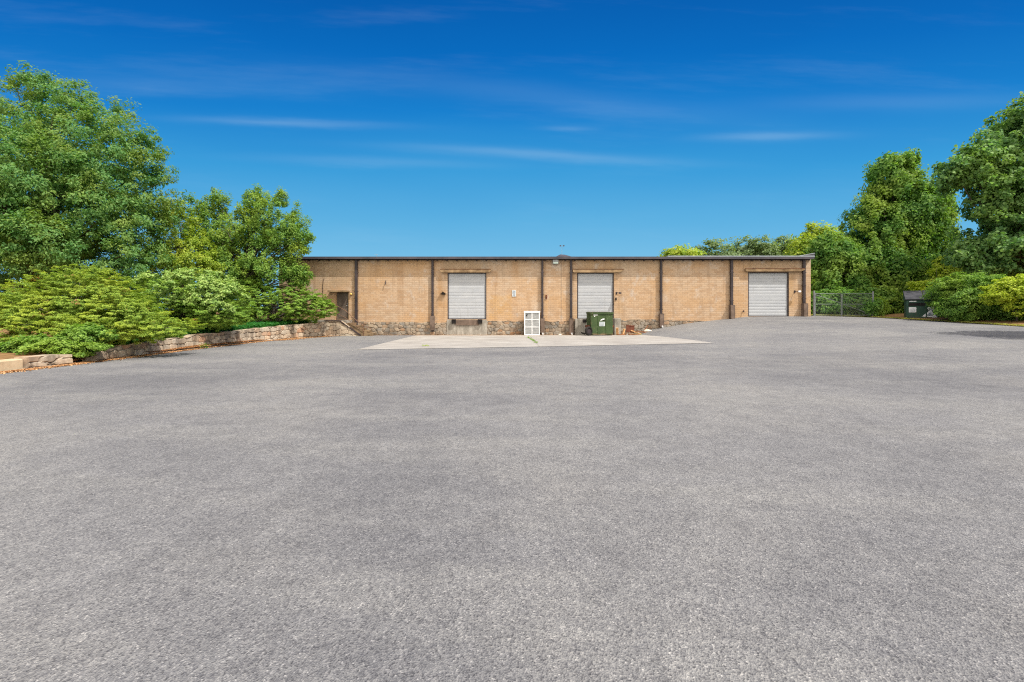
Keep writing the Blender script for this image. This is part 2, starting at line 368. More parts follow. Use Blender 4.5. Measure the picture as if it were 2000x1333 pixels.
# ------------------------------------------------------------------ warehouse
bld = thing('warehouse', 'long single storey tan brick warehouse with three pale roll up doors', 'building', (0, WY, 0))
bld.location = (0, 0, 0)
EZ = WZ(506); XL = WX(545); XR = WX(1583.5); TH = .3
ops = [(WX(655), WX(681), WZ(625), WZ(570)), (WX(874), WX(950), WZ(624), WZ(533)), (WX(1127), WX(1199), WZ(624), WZ(533)), (WX(1461), WX(1541), WZ(618)-.02, WZ(532))]
wb = MB(); x = XL
for (a, b, z0, z1) in ops:
    wb.box(x, a, WY, WY+TH, -.4, EZ); wb.box(a, b, WY, WY+TH, z1, EZ); wb.box(a, b, WY, WY+TH, -.4, z0); x = b
wb.box(x, XR, WY, WY+TH, -.4, EZ)
DEP = 28.
wb.box(XR-TH, XR, WY+TH, WY+DEP, -.4, EZ); wb.box(XL, XL+TH, WY+TH, WY+DEP, -.4, EZ); wb.box(XL, XR, WY+DEP, WY+DEP+TH, -.4, EZ)
wb.build('wall', M_brick, bld)
# roof deck with a light overhang, fascia, gutter line and the small outlet blocks under it
OV = .44; s_ = .118
rf = MB(); RX0, RX1 = XL-.3, XR-.06
rz = EZ+.06
k = len(rf.V)
rf.V += [(RX0, WY-OV, rz), (RX1, WY-OV, rz), (RX1, WY+DEP, rz+s_*(DEP)), (RX0, WY+DEP, rz+s_*DEP), (RX0, WY-OV, rz-.05), (RX1, WY-OV, rz-.05), (RX1, WY+DEP+.4, EZ-.3), (RX0, WY+DEP+.4, EZ-.3)]
rf.Fc += [[0, 1, 2, 3], [4, 7, 6, 5], [0, 4, 5, 1], [1, 5, 6, 2], [2, 6, 7, 3], [3, 7, 4, 0]]
roof = rf.build('roof', M_roof, bld)
fb = MB(); fb.box(RX0, RX1, WY-OV-.05, WY-OV, EZ-.06, EZ+.10); fo = fb.build('fascia', M_fascia, bld)
fb = MB(); fb.box(RX0, RX1, WY-OV+.003, WY-.003, EZ-.035, EZ-.002); fb.box(RX0, RX1, WY-.06, WY-.004, EZ-.11, EZ-.037); fb.build('soffit', M_dark, bld)
bx = WX(605)
while bx < XR-.2:
    bb = MB(); bb.box(bx-.045, bx+.045, WY-.12, WY-.062, EZ-.17, EZ-.04); bb.build('eave_block', M_dark, bld); bx += .685
# raised corner flashing at the right end of the eave
cf = MB(); cf.poly([(WX(1548), EZ+.105), (XR-.05, EZ+.105), (XR-.05, WZ(497.5)), (WX(1580), WZ(498))], WY-OV-.04, WY-OV+.5); cf.build('corner_flashing', M_fascia, bld)
cf = MB(); cf.V = [(WX(1548), WY-OV-.05, EZ+.11), (XR-.03, WY-OV-.05, WZ(497)), (XR-.03, WY-OV+.6, WZ(497)), (WX(1548), WY-OV+.6, EZ+.11), (WX(1548), WY-OV-.05, EZ+.13), (XR-.03, WY-OV-.05, WZ(496)), (XR-.03, WY-OV+.6, WZ(496)), (WX(1548), WY-OV+.6, EZ+.13)]
cf.Fc = [[0, 3, 2, 1], [4, 5, 6, 7], [0, 1, 5, 4], [1, 2, 6, 5], [2, 3, 7, 6], [3, 0, 4, 7]]; cf.build('flashing_cap', M_roof, bld)
cf = MB(); cf.box(WX(1300), XR-.05, WY-OV-.06, WY-OV+.3, EZ+.103, EZ+.155); cf.build('drip_edge', M_roof, bld)
# low hipped roof light behind the eave
Yh = 34.; a0, a1, am, zt_ = WX(1073, Yh), WX(1131, Yh), WX(1097, Yh), WZ(497, Yh); zb_ = EZ+.1
hv = [(a0, Yh-1, zb_), (a1, Yh-1, zb_), (a1, Yh+1.4, zb_), (a0, Yh+1.4, zb_), (am-.1, Yh+.1, zt_), (am+.25, Yh+.1, zt_-.02)]
raw('roof_light', hv, [[0, 1, 5, 4], [1, 2, 5], [2, 3, 4, 5], [3, 0, 4]], M_fascia, bld)
# roll-up doors, built of real slats
def rollup(a, b, z0, z1, n):
    V = []; y = WY+.115; hs = (z1-z0)/n
    for i in range(n):
        za = z0+i*hs; V += [(y, za), (y-.004, za+.01), (y-.012, za+.04), (y-.012, za+hs-.04), (y-.006, za+hs-.015), (y, za+hs-.008)]
    P = [(a+.03, *q) for q in V]+[(b-.03, *q) for q in V]; m = len(V)
    raw('roll_up_door', P, [[i, m+i, m+i+1, i+1] for i in range(m-1)], M_door, bld)
    d = MB(); d.box(a, a+.075, WY+.04, WY+.09, z0, z1); d.box(b-.075, b, WY+.04, WY+.09, z0, z1); d.box(a+.076, b-.076, WY+.04, WY+.088, z1-.07, z1)
    d.box(a+.076, b-.076, WY+.06, WY+.092, z0, z0+.06)
    d.build('door_track', M_dark, bld)
rollup(*ops[1], 14); rollup(*ops[2], 14); rollup(*ops[3], 14)
for a, b, y0, y1 in ((861, 959, 533.0, 527.5), (1118, 1216, 533.0, 527.5), (1453, 1568, 531, 526.3)):
    q = MB(); za, zb2 = WZ(y0), WZ(y1); pr = .24
    q.poly([(WX(a), za+.06), (WX(a)+.08, za), (WX(b)-.3 if b > 1100 else WX(b)-.08, za), (WX(b), za+.1), (WX(b), zb2), (WX(a), zb2)], WY-pr, WY-.002)
    o = q.build('door_canopy', M_canopy, bld)
    q = MB(); q.box(WX(a)-.01, WX(b)+.01, WY-pr-.012, WY-pr+.05, zb2+.002, zb2+.05); q.build('canopy_edge', M_edge, bld)
q = MB(); q.box(WX(645), WX(683), WY-.5, WY-.002, WZ(571), WZ(568.5)); q.build('door_canopy', M_canopy, bld)
# personnel door
a, b, z0, z1 = ops[0]
q = MB(); q.box(a+.06, b-.06, WY+.13, WY+.18, z0+.02, z1-.05)
for (u0, u1, v0, v1) in ((.16, .84, .08, .44), (.16, .84, .52, .92)):
    q.box(a+.06+(b-a-.12)*u0, a+.06+(b-a-.12)*u1, WY+.118, WY+.131, z0+(z1-z0)*v0, z0+(z1-z0)*v1)
pd = q.build('entrance_door', M_pdoor, bld)
q = MB(); q.tube([(b-.13, WY+.11, z0+.98), (b-.13, WY+.06, z0+.98), (b-.2, WY+.06, z0+.98)], .022, 6); q.build('door_handle', M_galv, pd)
q = MB(); q.tube([(b-.13, WY+.115, z0+1.12), (b-.13, WY+.09, z0+1.12)], .03, 8); q.build('door_lock', M_galv, pd)
q = MB(); q.box(a, a+.055, WY+.06, WY+.2, z0, z1); q.box(b-.055, b, WY+.06, WY+.2, z0, z1); q.box(a+.056, b-.056, WY+.06, WY+.2, z1-.045, z1); q.build('door_frame', M_frame, bld)
# downpipes with steel guards
for px, pw, g0, g1, foot in ((697, 5.2, None, None, 641), (845.5, 4.2, 617, 645, 648), (1059, 3.8, 622, 650, 651), (1115, 4.4, 622, 652, 652), (1290, 4.4, 613, 638, 639), (1427, 5, 596, 623, 622), (1568, 5, 593, 618, 618)):
    hw = pw/2*WY/F; xx = WX(px)
    q = MB(); q.box(xx-hw, xx+hw, WY-.20, WY-.07, WZ(foot), EZ-.04, bev=.015)
    for zz in np.linspace(WZ(foot)+1.2, EZ-1, 3): q.box(xx-hw-.02, xx+hw+.02, WY-.21, WY-.03, zz, zz+.05)
    dp = q.build('downpipe', M_dark, bld)
    if g0:
        gw = 4.1*WY/F; q = MB(); q.box(xx-gw, xx-gw+.05, WY-.36, WY-.062, WZ(g1), WZ(g0), bev=.008); q.box(xx+gw-.05, xx+gw, WY-.36, WY-.062, WZ(g1), WZ(g0), bev=.008)
        q.box(xx-gw+.052, xx+gw-.052, WY-.352, WY-.31, WZ(g1), WZ(g0)-.02)
        q.build('pipe_guard', M_guard, dp)
    if px in (1059, 1115, 1290):
        q = MB(); zf = float(gz(xx, 31.4)); q.tube([(xx+.02, WY-.2, zf+.16), (xx+.03, WY-.42, zf+.07)], .065, 10, cap=False); q.tube([(xx+.03, WY-.42, zf+.07), (xx+.031, WY-.421, zf+.07)], .055, 10); q.build('pipe_outlet', M_white, dp)
# stone plinth
ZP = .93
def gbot(s, X, Y): return gz(X, Y-.1)-.12
for i, (a, b, zt, sd) in enumerate(((WX(601), ops[1][0]-.02, WZ(629.5), 11), (ops[1][1]+.02, WX(1121), WZ(628), 12), (WX(1209.5), WX(1395), WZ(625), 13))):
    rubble('stone_plinth', [(a, WY-.012), (b, WY-.012)], gbot, lambda s, X, Y, zt=zt: np.maximum(zt-(.0 if sd != 13 else 1)*np.clip((X-9)*.018, 0, 1), gz(X, Y)-.05), M_field, bld, sd, .04, (.33, .23), .05, .1, thick=.004, ragged=.03)
# dock face, leveller and bumpers at the first door
a, b, z0, z1 = ops[1]
q = MB(); q.box(a-.03, b+.03, WY-.07, WY-.004, -.1, z0-.03); q.build('dock_face', M_conc, bld)
q = MB(); q.box(a+.55, b-.5, WY-.13, WY-.072, z0-.42, z0-.05); q.build('dock_leveller', M_guard, bld)
for xx in (WX(887), WX(938)):
    q = MB()
    for j in range(4): q.box(xx-.15+j*.075, xx-.085+j*.075, WY-.26, WY-.072, z0-.30, z0-.01, bev=.01)
    q.build('dock_bumper', M_rubber, bld)
a, b, z0, z1 = ops[2]
q = MB(); q.box(WX(1142), WX(1196), WY-.06, WY-.004, -.1, z0-.02); q.build('dock_face', M_conc, bld)
for x0, x1, zt in ((1121.5, 1142, 623), (1196.5, 1209, 622)):
    q = MB(); q.box(WX(x0), WX(x1), WY-.55, WY-.065, -.1, WZ(zt), bev=.02); q.build('dock_pier', M_conc, bld)
q = MB(); q.box(WX(1136), WX(1139.5), WY-.66, WY-.552, WZ(630), WZ(623.5)); q.box(WX(1140.0), WX(1143), WY-.66, WY-.552, WZ(630), WZ(623.5)); q.build('dock_bumper', M_rubber, bld)

# ------------------------------------------------------------------ things fixed to the wall
lamp = thing('flood_light', 'grey box flood light under the eave beside the roof light', 'wall lamp', (WX(1084.5), WY-.01, WZ(517)))
q = MB(); q.box(-.2, .2, -.30, -.12, 0, .32, bev=.02); q.build('housing', M_galv, lamp)
M_lens = mottled('pale_lens', (176, 196, 186), (200, 214, 204), 8., .2, .5)
q = MB(); q.box(-.16, .16, -.315, -.302, .03, .14); q.build('lens', M_lens, lamp)
q = MB(); q.box(-.2, .2, -.31, -.302, .17, .19); q.box(-.05, .05, -.118, 0, .1, .2); q.build('bracket', M_galv, lamp)
bh = thing('gabled_wall_lamp', 'small peaked wooden hood fixed left of the first roll up door', 'wall lamp', (WX(866), WY, WZ(576)))
M_wood = mottled('weathered_wood', (120, 96, 72), (176, 150, 118), 12., .9, .1)
for sgn in (-1, 1):
    q = MB(); Mx = Matrix.Translation((0, 0, .24)) @ Matrix.Rotation(sgn*math.radians(35), 4, 'Y'); q.box(0 if sgn > 0 else -.26, .26 if sgn > 0 else 0, -.22, -.005, -.035, 0, Mx); q.build('hood_board', M_wood, bh)
q = MB(); q.poly([(-.1, 0), (.1, 0), (.1, .12), (0, .19), (-.1, .12)], -.17, -.004); q.build('lamp_body', M_rubber, bh)
wl = thing('wall_lamp', 'small round amber lamp right of the brown entrance door', 'wall lamp', (WX(686.5), WY, WZ(575)))
M_amber = mottled('amber_glass', (206, 168, 88), (226, 190, 110), 8., .3, .5)
q = MB(); q.tube([(0, -.005, .02), (0, -.06, .02)], .09, 12); q.build('base', M_guard, wl)
q = MB(); q.tube([(0, -.061, .0), (0, -.1, -.005), (0, -.15, -.015), (0, -.17, -.02)], [.08, .085, .06, .02], 12); q.build('globe', M_amber, wl, True)
def spike(px, py, label, w=.1):
    t = thing('camera_bracket', label, 'bracket', (WX(px), WY, WZ(py)))
    q = MB(); q.box(-.05, .05, -.03, -.004, -.08, .08); q.build('plate', M_dark, t)
    q = MB(); q.tube([(0, -.03, 0), (.02, -.16, .02), (w, -.3, .0)], .022, 6); q.build('arm', M_dark, t)
    q = MB(); q.box(w-.03, w+.14, -.38, -.28, -.06, .05, bev=.01); q.build('head', M_dark, t)
    return t
spike(1204, 573, 'dark bracket on brick right of the second roll up door', .12)
t = thing('door_bell', 'small dark box on the brick just right of the second roll up door', 'switch', (WX(1203.5)-.02, WY, WZ(574.5)-.35)); q = MB(); q.box(-.05, .05, -.06, -.004, -.09, .09, bev=.01); q.build('housing', M_rubber, t); q = MB(); q.tube([(0, -.061, .02), (0, -.075, .02)], .02, 8); q.build('button', M_guard, t)
t = spike(1552, 570, 'pale security lamp on an arm right of the third roll up door', .08)
t2 = [c for c in t.children if c.name.startswith('head')][0]; t2.data.materials.clear(); t2.data.materials.append(M_white)
t = thing('pipe_stub', 'short dark pipe stub high on the brick between two left downpipes', 'pipe', (WX(753.5), WY, WZ(555))); q = MB(); q.tube([(0, -.004, .08), (0, -.12, .08), (0, -.14, -.06)], .035, 8); q.build('stub', M_dark, t); q = MB(); q.tube([(0, -.06, .1), (.01, -.03, .25)], .018, 6); q.build('strap', M_dark, t)
t = thing('wall_valve', 'rusty orange fitting on the brick right of the white six pane unit', 'pipe', (WX(1067), WY, WZ(580))); q = MB(); q.tube([(0, -.004, 0), (0, -.1, 0)], .04, 8); q.box(-.05, .05, -.05, -.005, -.16, .12); q.build('fitting', M_rust, t)
q = MB(); q.tube([(WX(632), WY-.02, WZ(545)), (WX(630.5), WY-.02, WZ(560)), (WX(631.5), WY-.02, WZ(585))], .014, 5); tag(q.build('cable', M_dark), 'thin dark cable hanging on the brick above the junipers', 'cable')
M_sign = mottled('weathered_white_sign', (176, 182, 186), (204, 208, 208), 6., .6, .3)
sg = thing('notice_sign', 'white rectangular notice on brick between first door and white unit', 'sign', (WX(1004), WY, WZ(573.5)))
q = MB(); q.box(-.135, .135, -.03, -.004, -.22, .22); q.build('sign_plate', M_sign, sg)
M_ink = mottled('faded_grey_ink', (90, 102, 118), (126, 136, 148), 8., .7, .2)
q = MB()
for zz, hw_ in ((.15, .09), (.09, .10), (.03, .085), (-.03, .10), (-.09, .07), (-.15, .09)): q.box(-hw_, hw_, -.033, -.0305, zz-.014, zz+.014)
q.build('lettering', M_ink, sg)
t = thing('hydrant_bracket', 'small dark tap low on the brick left of the third door', 'tap', (WX(1451.5), WY, WZ(609))); q = MB(); q.tube([(0, -.004, .02), (0, -.09, .02), (0, -.11, -.06)], .03, 8); q.build('spout', M_dark, t); q = MB(); q.tube([(0, -.07, .05), (0, -.07, .09)], .04, 8); q.build('tap_wheel', M_rust, t)

# roof-top odds and ends beyond the eave
pl = thing('floodlight_pole', 'thin pole with two small dark lamps rising behind the roof', 'light pole', (WX(1097.5, 44.), 44., 6.5))
q = MB(); q.tube([(0, 0, -5.2), (0, 0, WZ(479.5, 44.)-6.5)], .014, 6); q.build('pole', M_galv, pl)
for sx in (-.15, .17):
    q = MB(); q.box(sx-.07, sx+.07, -.1, .1, WZ(481.6, 44.)-6.5, WZ(479.6, 44.)-6.5, bev=.02); q.build('lamp_head', M_dark, pl)
q = MB(); q.tube([(-.09, 0, WZ(481, 44.)-6.5), (.11, 0, WZ(481, 44.)-6.5)], .012, 5); q.build('crossarm', M_galv, pl)
an = thing('antenna', 'thin aerial on the roof edge above the left bays', 'antenna', (WX(725), 33., EZ+.1)); q = MB(); q.tube([(0, 0, 0), (0, 0, .36)], .012, 5); q.build('mast', M_galv, an)
q = MB(); q.tube([(-.16, 0, .33), (.16, 0, .33)], .01, 5); q.build('crossbar', M_galv, an)

# ------------------------------------------------------------------ entrance landing, steps, cheek wall and handrail
st = thing('entrance_steps', 'stone landing and steps with sloping cheek wall below the brown door', 'steps', (WX(655, 31), 31, 0)); st.location = (0, 0, 0)
zl = WZ(625)-.02; xs0, xs1 = -12.55, -11.15
q = MB(); q.box(-15.6, -11.12, 30.58, 31.72, .1, zl-.002); q.build('landing', M_conc, st)
nst = 6; rise = zl/nst
for i in range(nst-1):
    q = MB(); q.box(-11.118+i*.34, -11.118+(i+1)*.34-.002, 30.58, 31.70, -.1, zl-(i+1)*rise, bev=.012); q.build('step', M_step, st)
cheek_top = lambda s, X, Y: np.clip(zl+.1-(X+11.55)*.78, .03, zl-.05)
rubble('cheek_wall', [(-12.5, 30.42), (-10.15, 30.42)], lambda s, X, Y: 0*s-.1, cheek_top, M_wallst, st, 5, .03, (.4, .28), .04, .08, thick=.14)
q = MB(); q.V = []; X4 = [-12.5, -11.50, -10.12]; Z4 = [zl-.045, zl-.045, .02]
q.poly(list(zip(X4, Z4))+list(zip(X4[::-1], [z+.06 for z in Z4[::-1]])), 30.34, 30.57); q.build('coping', M_dark, st)
hr = thing('handrail', 'thin rusty handrail running down beside the entrance steps', 'handrail')
yh = 30.5
q = MB(); q.tube([(-11.75, yh, zl+.02), (-11.75, yh, zl+1.05)], .03, 6); q.build('post', M_rail, hr)
q = MB(); q.tube([(-9.95, yh+.05, .02), (-9.95, yh+.05, .62)], .022, 6); q.build('post', M_rail, hr)
q = MB(); q.tube([(-11.75, yh, zl+1.0), (-11.1, yh, zl+.62), (-10.2, yh+.03, .85), (-9.4, yh+.06, .45)], .022, 6); q.tube([(-11.75, yh, zl+.5), (-11.1, yh, zl+.15), (-9.9, yh+.03, .3)], .016, 6); q.build('rail', M_rail, hr)

# ------------------------------------------------------------------ retaining wall, kerb and bed on the left
RW = [(-13.45, 14.7), (-13.75, 17), (-13.95, 20), (-13.85, 24.5), (-13.45, 28), (-12.45, 30.35)]
wt = ([14.7, 17, 20, 24.5, 28, 30.4], [.36, .45, .58, .70, .82, .96])
rw = rubble('stone_retaining_wall', RW, lambda s, X, Y: 0*s-.1, lambda s, X, Y: np.interp(Y, *wt), M_wallst, None, 21, .035, (.46, .24), .06, .09, thick=.38, ragged=.018)
tag(rw, 'low pale rubble stone retaining wall curving below the juniper hedge', 'wall')
def bedz(x, y):
    top = np.interp(y, [8, 12, 14.7, 17, 20, 24.5, 28, 30.4, 40], [.2, .26, .30, .42, .54, .66, .78, .92, .95])
    return top+np.clip((-14.2-x)*.05, 0, .8)
ex = lambda y: np.interp(y, [5, 12, 14.7, 17, 20, 24.5, 28, 30.35, 31.8, 60], [-13.75, -13.75, -13.8, -14.1, -14.28, -14.18, -13.8, -13.1, -15.75, -15.75])
ys = np.arange(-24, 60, .5); us = np.concatenate([np.linspace(0, 6, 16), [9, 14, 22, 45]])
Yg, Ug = np.meshgrid(ys, us, indexing='ij'); Xg = ex(Yg)-Ug; Zg = bedz(Xg, Yg)
nn = len(us); I = (np.arange(len(ys)-1)[:, None]*nn+np.arange(nn-1)[None]).ravel()
raw('planting_bed', np.stack([Xg, Yg, Zg], -1).reshape(-1, 3).tolist(), np.stack([I+1, I, I+nn, I+1+nn], -1).tolist(), M_soil, None, True)['kind'] = 'structure'
M_kerb = mottled('pale_kerb_concrete', (170, 148, 118), (206, 186, 154), 3., .9, .2)
q = MB(); q.box(-14.0, -13.66, 10.4, 12.75, -.1, .30, bev=.03); q.build('x', M_kerb).name = 'concrete_kerb'; kb = bpy.data.objects['concrete_kerb']
kb.data.name = 'concrete_kerb'; tag(kb, 'smooth pale concrete kerb block at far left of the lot', 'kerb')
q = MB(); q.box(-14.0, -13.66, 6.0, 10.36, -.1, .30, bev=.03); kb2 = q.build('concrete_kerb', M_kerb); tag(kb2, 'long pale concrete kerb running out of the picture nearest the viewer', 'kerb')
sb = rubble('stone_block', [(-13.62, 12.82), (-13.60, 14.05)], lambda s, X, Y: 0*s-.1, lambda s, X, Y: .33-.07*np.clip(s-.8, 0, 1), M_wallst, None, 31, .03, (.62, .19), .05, .07, thick=.4)
tag(sb, 'rough split stone block next to the smooth concrete kerb', 'stone')

# ------------------------------------------------------------------ foliage
def leaf_mat(name, stops, tip, tipmix=.5, nscale=.8, trans=.4, rough=.55, brown=None):
    m = bpy.data.materials.new(name); m.use_nodes = True; t = NT(m.node_tree)
    c = t.n('ShaderNodeTexCoord').outputs['Object']
    r = t.n('ShaderNodeNewGeometry').outputs['Random Per Island']
    a = t.ramp(r, [(p_, tuple(min(v*1.22, .9) for v in c_[:3])) for p_, c_ in stops]); tip = (*[v*1.15 for v in tip[:3]], 1)
    a = t.mix(t.mr(t.noise(c, nscale, 3), .42, .68, 0., tipmix), a, tip)
    if brown: a = t.mix(t.m('MULTIPLY', t.mr(t.noise(c, brown[0], 3), brown[1], brown[1]+.06), t.m('GREATER_THAN', r, .35)), a, brown[2])
    p = t.n('ShaderNodeBsdfPrincipled', inp={'Base Color': a, 'Roughness': rough, 'Specular IOR Level': .22})
    tr = t.n('ShaderNodeBsdfTranslucent', inp={0: t.mix(1., a, (1.25, 1.35, .6, 1), 'MULTIPLY')})
    mx = t.n('ShaderNodeMixShader', inp={0: trans, 1: p.outputs[0], 2: tr.outputs[0]})
    t.n('ShaderNodeOutputMaterial', inp={0: mx.outputs[0]})
    return m
M_bark = mottled('bark', (70, 64, 56), (112, 104, 94), 6., .95, .1)
M_oak = leaf_mat('oak_leaves', [(0., (.055, .15, .045)), (.5, (.095, .215, .06)), (1., (.17, .29, .085))], (.26, .31, .05, 1), .55)
M_tree2 = leaf_mat('bright_oak_leaves', [(0., (.07, .16, .035)), (.5, (.13, .24, .045)), (1., (.22, .34, .07))], (.30, .36, .04, 1), .6)
M_yel = leaf_mat('yellow_green_leaves', [(0., (.14, .22, .03)), (.5, (.24, .33, .04)), (1., (.36, .42, .06))], (.40, .42, .05, 1), .6)
M_jun = leaf_mat('juniper_needles', [(0., (.105, .18, .03)), (.5, (.20, .30, .045)), (1., (.34, .43, .065))], (.42, .46, .05, 1), .6, 1.1, .32, .7, (1.3, .63, (.42, .20, .10, 1)))
M_jun2 = leaf_mat('green_juniper_needles', [(0., (.08, .16, .03)), (.5, (.155, .28, .045)), (1., (.28, .41, .065))], (.31, .40, .05, 1), .5, 1.3, .32, .7)
M_vine = leaf_mat('vine_leaves', [(0., (.11, .20, .045)), (.5, (.215, .335, .08)), (1., (.36, .45, .15))], (.38, .45, .12, 1), .4, 1.4, .3, .6)
M_kudzu = leaf_mat('dark_vine_leaves', [(0., (.05, .13, .028)), (.5, (.095, .21, .042)), (1., (.19, .32, .065))], (.34, .40, .055, 1), .55, .3, .45, .65)
M_poplar = leaf_mat('broad_blue_green_leaves', [(0., (.065, .15, .05)), (.5, (.12, .235, .08)), (1., (.21, .33, .12))], (.24, .34, .07, 1), .5, .4, .42, .6)
M_bush = leaf_mat('bush_leaves', [(0., (.07, .155, .028)), (.5, (.135, .25, .045)), (1., (.24, .37, .07))], (.28, .37, .05, 1), .55, .6)
M_lime = leaf_mat('lime_leaves', [(0., (.20, .28, .03)), (.5, (.34, .43, .04)), (1., (.52, .58, .07))], (.45, .5, .06, 1), .5)
M_far = leaf_mat('distant_leaves', [(0., (.10, .15, .075)), (.5, (.14, .20, .10)), (1., (.21, .28, .13))], (.21, .27, .10, 1), .5, .2)
M_ivy = leaf_mat('ivy_leaves', [(0., (.02, .10, .025)), (.5, (.035, .16, .035)), (1., (.07, .24, .055))], (.05, .2, .04, 1), .3)

def nrm(a): return a/np.maximum(np.linalg.norm(a, axis=-1, keepdims=True), 1e-9)
def B(px, py, rx, ry, Y, dy=None):
    k = Y/F; return ((px-1000)*k, Y, EYE-(py-HZ)*k, rx*k, dy if dy else rx*k, ry*k)
def crown_pts(rng, blobs, n, inner=.55, rough=.12, lump=.13):
    A = np.array([b[:6] for b in blobs]); area = (A[:, 3]*A[:, 5]+A[:, 4]*A[:, 5]+A[:, 3]*A[:, 4])
    idx = rng.choice(len(A), n, p=area/area.sum())
    d = nrm(rng.normal(size=(n, 3))); rr = inner+(1-inner)*rng.random(n)**.55
    K = nrm(rng.normal(size=(len(A), 22, 3))); am = rng.uniform(-1, 1, (len(A), 22))
    rr *= 1+rng.normal(0, rough*.6, n)+lump*am[idx, np.einsum('nkj,nj->nk', K[idx], d).argmax(1)]
    out = d*A[idx][:, 3:6]*rr[:, None]; return A[idx][:, :3]+out, nrm(d/A[idx][:, 3:6]), rr
def make_leaves(rng, cen, outn, rad, npl, size, asp, fan=0., flat=.55, wup=.7, wout=.6, wrand=.8, droop=.25, shape='leaf'):
    n = len(cen); N = n*npl
    c = np.repeat(cen, npl, 0); o = np.repeat(outn, npl, 0); r = np.repeat(rad, npl)[:, None]
    off = nrm(rng.normal(size=(N, 3)))*(rng.random((N, 1))**.5)*r; off[:, 2] *= flat
    if fan:
        oh = o*np.array([1, 1, .25]); k_ = rng.random((N, 1)); off = off*(1.15-.85*k_)+oh*k_*fan*r
    p = c+off
    nn_ = nrm(o*wout+np.array([0, 0, wup])+rng.normal(size=(N, 3))*wrand*.6+nrm(off)*.35)
    d = nrm(nrm(off)*.6+o*.5+rng.normal(size=(N, 3))*.6-np.array([0, 0, droop])); d = nrm(d-nn_*(d*nn_).sum(1, keepdims=True))
    s = np.cross(nn_, d); L = size*rng.uniform(.6, 1.35, (N, 1)); W = L*asp*.5
    base = p-d*L*.5; tip = p+d*L*.5-nn_*L*.12
    l = p-s*W+nn_*W*.25+d*L*.06; q = p+s*W+nn_*W*.25-d*L*.06
    return np.stack([base, q, tip, l], 1)
def limbs(rng, base, targets, r0, name, parent, kind='trunk', fork=.35, lean=(0, 0)):
    q = MB(); b = Vector(base); top = max(t[2] for t in targets); cx = sum(t[0] for t in targets)/len(targets); cy = sum(t[1] for t in targets)/len(targets)
    sp = []
    H = top-b.z
    for i in range(9):
        f = i/8*.86; sp.append(Vector((b.x+(cx-b.x)*f+lean[0]*f+math.sin(f*5+r0*9)*.12*H*.1, b.y+(cy-b.y)*f+lean[1]*f, b.z+H*f)))
    rr = [r0*(1-.88*(i/8)**.8) for i in range(9)]; rr[0] *= 1.3
    q.tube(sp, rr, 9)
    for t in targets:
        T = Vector(t); zt_ = min(max((T.z-b.z)*rng.uniform(.35, .62)/H/.86*8, .8), 7.4); i = int(zt_); f = zt_-i
        S = sp[i].lerp(sp[i+1], f); rs = (rr[i]*(1-f)+rr[i+1]*f)*.5
        mid = S.lerp(T, .5)+Vector((rng.normal()*.15, rng.normal()*.15, .06*(T-S).length)); q2 = S.lerp(mid, .5)+Vector((0, 0, -.02*(T-S).length))
        q.tube([S, q2, mid, T], [rs, rs*.75, rs*.5, rs*.12+.004], 5, False)
    return q.build(name, M_bark, parent, True)
def tree(name, label, cat, base, blobs, nc, npl, size, asp, crad, m, seed, r0=.25, nl=30, group=None, inner=.5, rough=.12, part='crown', tname='trunk', keep=None, lump=.13, gaps=(10, .09), **kw):
    rng = np.random.default_rng(seed); T = thing(name, label, cat, base, 0, group)
    cen, on, rr = crown_pts(rng, blobs, nc, inner, rough, lump)
    if gaps[0]:
        ext = float(np.ptp(cen[:, 2])); vc = cen[rr > .8][rng.choice(int((rr > .8).sum()), gaps[0])]; vr = ext*gaps[1]*rng.uniform(.5, 1.4, gaps[0])
        k = (np.linalg.norm((cen[:, None]-vc[None])*np.array([1, 1, 1.3]), axis=2) > vr[None]).all(1); cen, on = cen[k], on[k]
    if keep is not None:
        k = keep(cen); cen, on = cen[k], on[k]
    nb = np.array([(np.abs(cen-c_).max(1) < crad*2.).sum() for c_ in cen]); cen, on = cen[nb > 5], on[nb > 5]   # drop tufts that would float free
    rad = crad*rng.uniform(.55, 1.35, len(cen))
    B0 = np.array(base)
    P = make_leaves(rng, cen, on, rad, npl, size, asp, **kw)-B0
    quads(part, P, m, T)
    sel = rng.choice(len(cen), min(nl, len(cen)), replace=False)
    limbs(rng, (0, 0, 0), [tuple((cen[i]-on[i]*crad*.3)-B0) for i in sel], r0, tname, T)
    return T

